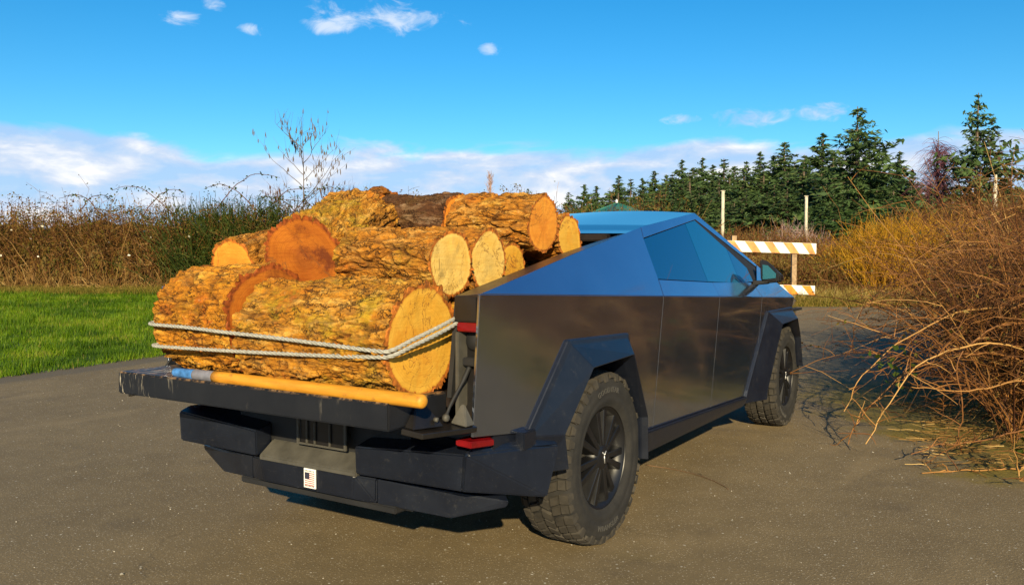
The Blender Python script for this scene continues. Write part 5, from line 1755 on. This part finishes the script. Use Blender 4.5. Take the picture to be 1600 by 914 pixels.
VAR = [conifer_mesh(1, 16.0, 6.2), conifer_mesh(2, 16.0, 5.2), conifer_mesh(3, 16.0, 7.0, 0.08, 42), conifer_mesh(4, 16.0, 4.2, 0.08, 44), conifer_mesh(5, 16.0, 7.4, 0.04, 46, 1.25), conifer_mesh(6, 16.0, 3.4, 0.30, 26, 0.6)]
YOUNG = [tuple(m_.copy() for m_ in VAR[0]), tuple(m_.copy() for m_ in VAR[2])]


def place_conifer(px, ytop, d, var, label, group, wide=1.0, young=False):
    l = (px - 800) / 1288.9 * d
    ztop = 1.448 + (405.5 - ytop) * d / 1288.9
    base = W(d, l, 0.70)
    H = ztop - 0.70
    set_ = YOUNG[var % 2] if young else VAR[var]
    root = empty('conifer', base, label, 'tree', group)
    s = H / 16.0
    for nm, me, mt in zip(('crown', 'limbs', 'trunk'), set_, (CONIFER2 if young else CONIFER, M_TRUNK, M_TRUNK)):
        o = link(nm, me, mt, root)
        if nm != 'trunk':
            o['kind'] = 'stuff'
    root.scale = (s * wide, s * wide, s)
    root.rotation_euler = (0, 0, random.uniform(0, 6.28))
    return root


GRP = 'conifers of the far treeline'
common = 'dark green conifer in the far treeline behind the posts'
# skyline profile read off the photograph: column, top
sky_pts = [(888, 296), (912, 284), (932, 283), (952, 300), (966, 268), (985, 276), (1003, 272), (1022, 262), (1040, 268), (1064, 246), (1082, 256), (1096, 240), (1112, 252), (1130, 242), (1146, 256), (1165, 250),
           (1186, 232), (1207, 236), (1224, 220), (1240, 246), (1255, 240), (1282, 206), (1300, 236), (1370, 240), (1402, 232), (1424, 262), (1560, 262), (1585, 285), (1610, 270), (1640, 255)]
ORD = ['first', 'second', 'third', 'fourth', 'fifth', 'sixth', 'seventh', 'eighth', 'ninth', 'tenth', 'eleventh', 'twelfth', 'thirteenth', 'fourteenth', 'fifteenth', 'sixteenth', 'seventeenth', 'eighteenth', 'nineteenth', 'twentieth']


def ordinal(i):
    return ORD[i] if i < 20 else ('twenty-' + ORD[i - 20] if i < 29 else ('thirtieth' if i == 29 else 'thirty-' + ORD[i - 30]))


for i, (px, yt) in enumerate(sky_pts):
    d_ = float(np.interp(px, [880, 1100, 1300, 1640], [150, 128, 100, 88])) + random.uniform(-6, 6)
    place_conifer(px, yt + random.uniform(-3, 3), d_, random.choice([0, 1, 1, 2, 3]) if px > 940 else 3,
                  'dark conifer on the skyline of the far treeline, %s from the left' % ordinal(i), GRP, random.uniform(1.25, 1.7))
for i in range(24):
    px = 975 + i * 28 + random.uniform(-10, 10)
    yt = float(np.interp(px, [960, 1100, 1280, 1450, 1640], [284, 266, 248, 268, 285])) + random.uniform(-8, 14)
    d_ = float(np.interp(px, [880, 1100, 1300, 1640], [138, 118, 92, 82])) + random.uniform(-3, 3)
    place_conifer(px, yt, d_, random.choice([0, 1, 2, 2, 4]), 'dark conifer in the middle rank of the far treeline, %s from the left' % ordinal(i), 'conifers of the middle rank', random.uniform(1.5, 1.9))
for i in range(30):
    px = 960 + i * 23 + random.uniform(-8, 8)
    yt = float(np.interp(px, [960, 1100, 1280, 1450, 1640], [306, 296, 284, 300, 310])) + random.uniform(-12, 14)
    d_ = float(np.interp(px, [880, 1100, 1300, 1640], [122, 105, 82, 74])) + random.uniform(-4, 4)
    place_conifer(px, yt, d_, random.choice([0, 1, 2, 2, 4]), 'shorter conifer in the front rank of the far treeline, %s from the left' % ordinal(i), 'conifers of the front rank', random.uniform(1.6, 2.1))
place_conifer(1337, 163, 80, 4, 'broad tall conifer that towers over the middle of the treeline', GRP, 1.25)
place_conifer(1522, 142, 76, 2, 'tallest spire shaped conifer near the right edge', GRP, 1.0)
place_conifer(1455, 285, 74, 5, 'thin sparse conifer below the purple weeping tree', GRP, 0.9)
for i, (px, yt, d_) in enumerate([(1262, 322, 66), (1300, 300, 62), (1345, 308, 58), (1392, 300, 60), (1430, 312, 57), (1470, 318, 56)]):
    place_conifer(px, yt, d_, i, 'young bright green conifer in front of the treeline, %s from the left' % ORD[i], 'young conifers', 1.6, True)
for (px, yt), wh in zip([(825, 290), (816, 300), (706, 299)], ('taller tiny conifer tip behind the deep orange log end', 'lower tiny conifer tip behind the deep orange log end', 'tiny conifer tip peeping over the dark brown log')):
    place_conifer(px, yt, 170, 3, wh, 'conifer tips behind the logs', 1.0)

# purple weeping bare tree between the tall conifers
pr_ = W(79, (1462 - 800) / 1288.9 * 79, 0.7)
root = empty('weeping_birch', pr_, 'purple brown weeping bare tree between the two tallest conifers', 'tree')
H = 1.448 + (405.5 - 192) * 79 / 1288.9 - 0.7
z = np.linspace(0, 1, 12)
stems_obj('trunk', np.stack([0.3 * np.sin(z * 3), 0 * z, z * H * 0.96], -1)[None], 0.16, 0.03, STEM_GREY, root, 6, np.array([0.8]))
nb = 30
hts = RNG.uniform(0.35, 0.80, nb) * H
P = arcs(np.stack([0 * hts, 0 * hts, hts], -1), RNG.uniform(0, 6.28, nb), RNG.uniform(0.12, 0.75, nb), RNG.uniform(2.0, 5.2, nb) * (1.25 - hts / H), RNG.uniform(0.0, 0.25, nb), 8, 0.12)
stems_obj('limb', P, 0.06, 0.015, STEM_PURPLE, root, 4, kind='stuff')
c, _ = pick_on(P, 750, 0.35, 1.0)
Pt = arcs(c, RNG.uniform(0, 6.28, 750), RNG.uniform(0.6, 2.6, 750), RNG.uniform(0.5, 2.2, 750), RNG.uniform(0.3, 1.1, 750), 6, 0.10)
stems_obj('twig', Pt, 0.020, 0.008, STEM_PURPLE, root, 3, kind='stuff')

# ------------------------------------------------------------------ barricade, posts, pavilion, small things


def stripe_mat():
    m, t, b, oc = new_mat('barricade_board_paint')
    n = t.noise(oc, 7.0, 6.0, 0.7)
    t.set(b, 'Base Color', t.ramp(n, [(0.3, (0.60, 0.57, 0.50)), (0.6, (0.82, 0.80, 0.74))]))
    b.inputs['Roughness'].default_value = 0.7
    return m


M_BOARD = stripe_mat()
M_ORANGE = plain('faded_orange_stripe', (0.60, 0.25, 0.07), 0.7, var=0.35, vscale=5)
M_ORANGE2 = plain('bright_orange_stripe', (0.74, 0.20, 0.01), 0.7, var=0.3, vscale=5)
M_POST = plain('weathered_post', (0.30, 0.20, 0.11), 0.9, var=0.35, vscale=10)
M_POLE = plain('pale_post_wood', (0.52, 0.46, 0.34), 0.85, var=0.3, vscale=4)
M_TEAL = plain('teal_roof_sheet', (0.015, 0.115, 0.095), 0.7, var=0.15, vscale=3)

BD = 20.6
bz = float(ground_z_d(BD))
bar_root = empty('barricade', W(BD, 6.0, bz), 'white road barricade with slanted orange stripes standing at the end of the lane', 'barricade')
borg = np.array(W(BD, 6.0, bz))
tilt = 0.032


def bar_pt(l_, z_, off):
    """board plane: sideways along the lane end, slightly turned"""
    p = np.array(W(BD + 0.05 * (l_ - 6.0) + off, l_, bz + z_ - tilt * (l_ - 7.6)))
    return tuple(p - borg)


def board(l0, l1, z0, z1, th, mat, name, parent, off=0.0):
    pts = [bar_pt(a, zz, off + o_) for a in (l0, l1) for zz in (z0, z1) for o_ in (0, th)]
    return hull(name, pts, mat, parent, 0.004)


for (z0, z1, om) in [(1.26, 1.53, M_ORANGE), (0.24, 0.47, M_ORANGE2)]:
    bd = board(4.2, 7.62 if z0 > 1 else 7.60, z0, z1, 0.03, M_BOARD, 'board', bar_root)
    k = 0
    x = 4.35
    while x < 7.5:
        w_ = 0.22
        sl = 0.19
        pts = [bar_pt(a, zz, oo) for (a, zz) in ((x, z1 - 0.004), (min(7.6, x + w_), z1 - 0.004), (min(7.6, x + w_ + sl), z0 + 0.004), (min(7.6, x + sl), z0 + 0.004)) for oo in (-0.006, -0.001)]
        hull('stripe', pts, om, bd, 0)
        x += 0.485
        k += 1
for l_ in (7.08, 5.55):
    board(l_ - 0.06, l_ + 0.06, 0.0, 1.50 if l_ > 6 else 1.66, 0.10, M_POST, 'post', bar_root, 0.035)
board(6.6, 7.5, -0.02, 0.05, 0.12, M_BOARD, 'foot_rail', bar_root, -0.4)

for k, (px, yt, d_, lab) in enumerate([(1128, 294, 42, 'pale square post just right of the cab, left of two'), (1258, 302, 42, 'grey wooden post standing beside the pale pink shrub')]):
    l_ = (px - 800) / 1288.9 * d_
    zt = 1.448 + (405.5 - yt) * d_ / 1288.9
    pr = empty('utility_post', W(d_, l_, 0.6), lab, 'post', 'posts behind the barricade')
    hgt = zt - 0.6
    rr_ = 0.095 if k == 0 else 0.085
    tube_obj('shaft', [(0.01 * i, 0, hgt * i / 5) for i in range(6)], [rr_, rr_ * 0.97, rr_ * 0.95, rr_ * 0.92, rr_ * 0.9, rr_ * 0.88], M_POLE, pr, 8)
    hull('cap', [(0.05 + sx0 * rr_ * 1.05, sy0 * rr_ * 1.05, hgt + z0) for sx0 in (-1, 1) for sy0 in (-1, 1) for z0 in (0, 0.04)], M_POLE, pr, 0.01)
    for zz in (hgt * 0.8, hgt * 0.72):
        o = lathe('insulator', [(-0.12, 0.0001), (-0.12, 0.03), (0.12, 0.03), (0.12, 0.0001)], M_GREY, pr, 10)
        o.location = (0.04, 0, zz)

# pavilion with a teal hipped roof
pd = 46.0
pl_ = (963 - 800) / 1288.9 * pd
pz = 0.7
pav = empty('pavilion', W(pd, pl_, pz), 'pavilion with a teal pyramid roof showing just above the cab', 'pavilion')
apex = 1.448 + (405.5 - 313) * pd / 1288.9 - pz
hw = 2.7
ev = apex - hw * 0.50
ang0 = YAW + 0.50
cs = [(math.cos(ang0 + math.pi / 4 + k * math.pi / 2) * hw * 1.414, math.sin(ang0 + math.pi / 4 + k * math.pi / 2) * hw * 1.414) for k in range(4)]
for k in range(4):
    a, b = cs[k], cs[(k + 1) % 4]
    rp = hull('roof_plane', [(a[0], a[1], ev), (b[0], b[1], ev), (0, 0, apex), (a[0], a[1], ev - 0.05), (b[0], b[1], ev - 0.05), (0, 0, apex - 0.07)], M_TEAL, pav, 0)
    tube_obj('hip_cap', [(0, 0, apex + 0.02), (a[0], a[1], ev + 0.02)], 0.05, M_TEAL, rp, 6)
    tube_obj('column', [(a[0] * 0.9, a[1] * 0.9, -0.1), (a[0] * 0.9, a[1] * 0.9, ev - 0.03)], 0.08, M_POST, pav, 8)
fo = lathe('finial', [(-0.16, 0.0001), (-0.14, 0.05), (0, 0.07), (0.12, 0.03), (0.14, 0.0001)], M_WHITE, pav, 10)
fo.rotation_euler = (math.pi / 2, 0, 0)
fo.location = (0, 0, apex + 0.10)

# broken snag in the scrub at the right
sn = W(30, (1554 - 800) / 1288.9 * 30, float(ground_z_d(30)))
sr = empty('broken_snag', sn, 'pale broken snag sticking out of the brown scrub at the right', 'snag')
zt = 1.448 + (405.5 - 268) * 30 / 1288.9 - sn[2]
tube_obj('trunk', [(0, 0, 0), (0.05, 0.02, zt * 0.4), (0.02, 0.05, zt * 0.75), (0.05, 0.03, zt)], [0.13, 0.11, 0.09, 0.04], M_POLE, sr, 8)
tube_obj('branch_stub', [(0.03, 0.04, zt * 0.7), (0.20, 0.02, zt * 0.85)], [0.04, 0.015], M_POLE, sr, 6)

# fallen sticks on the asphalt, one of them standing in for a branch shadow
M_STICK = plain('dry_stick', (0.12, 0.07, 0.035), 0.85, var=0.4)


def stick(pts, r, label):
    p = catmull([(x, y, z + ROADZ + r) for x, y, z in pts], 24)
    p += np.cumsum(RNG.normal(size=p.shape) * 0.0022, 0) * np.array((1, 1, 0))
    o = np.array(p[0])
    so = empty('stick', tuple(o), label, 'stick', 'sticks on the asphalt')
    tube_obj('twig', p - o, np.linspace(r, r * 0.5, 24), M_STICK, so, 6)
    k = p[14]
    tube_obj('side_shoot', [tuple(k - o), tuple(k - o + np.array((0.04, 0.03, 0.004))), tuple(k - o + np.array((0.07, 0.07, 0.002)))], [r * 0.5, r * 0.4, r * 0.2], M_STICK, so, 5)


stick([(1.62, -0.50, 0), (1.60, -0.75, 0), (1.50, -1.0, 0), (1.33, -1.19, 0)], 0.0045, 'long thin curved stick lying beside the rear wheel')
stick([(6.9, -0.42, 0), (6.4, -0.55, 0.01), (5.7, -0.75, 0.0), (5.15, -1.0, 0)], 0.011, 'dark crooked strip standing in for a branch shadow beyond the front wheel')  # dark tube laid in place of a cast branch shadow
stick([(4.55, -1.3, 0), (4.45, -1.6, 0.0), (4.32, -1.85, 0.0)], 0.006, 'short pale stick between the front wheel and the thicket')

# loose grit on the lane
n = 1500
gx = RNG.uniform(-2.2, 7, n)
gy = RNG.uniform(-3.2, 7, n)
bm = bmesh.new()
bmesh.ops.create_icosphere(bm, subdivisions=1, radius=1.0)
bv = np.array([v.co[:] for v in bm.verts])
bf = np.array([[v.index for v in f.verts] for f in bm.faces])
bm.free()
szs = RNG.uniform(0.0015, 0.0048, n) * np.where(RNG.uniform(size=n) < 0.03, 2.2, 1.0)
Vg = bv[None] * szs[:, None, None] * np.array((1, 1, 0.6)) * RNG.uniform(0.7, 1.3, (n, 42 if len(bv) == 42 else len(bv), 1)) + np.stack([gx, gy, gz(gx, gy) + ROADZ + szs * 0.4], -1)[:, None]
Fg = (bf[None] + (np.arange(n) * len(bv))[:, None, None]).reshape(-1, 3)
M_GRIT = leafy('grit', [(0.0, (0.14, 0.12, 0.09)), (1.0, (0.46, 0.42, 0.35))], 0.9, 0)
o = link('loose_grit', arr_mesh('loose_grit', Vg, Fg, np.repeat(RNG.uniform(0, 1, n), len(bv))), M_GRIT)
tag(o, 'loose grit and small stones scattered over the asphalt', 'grit', kind='stuff')
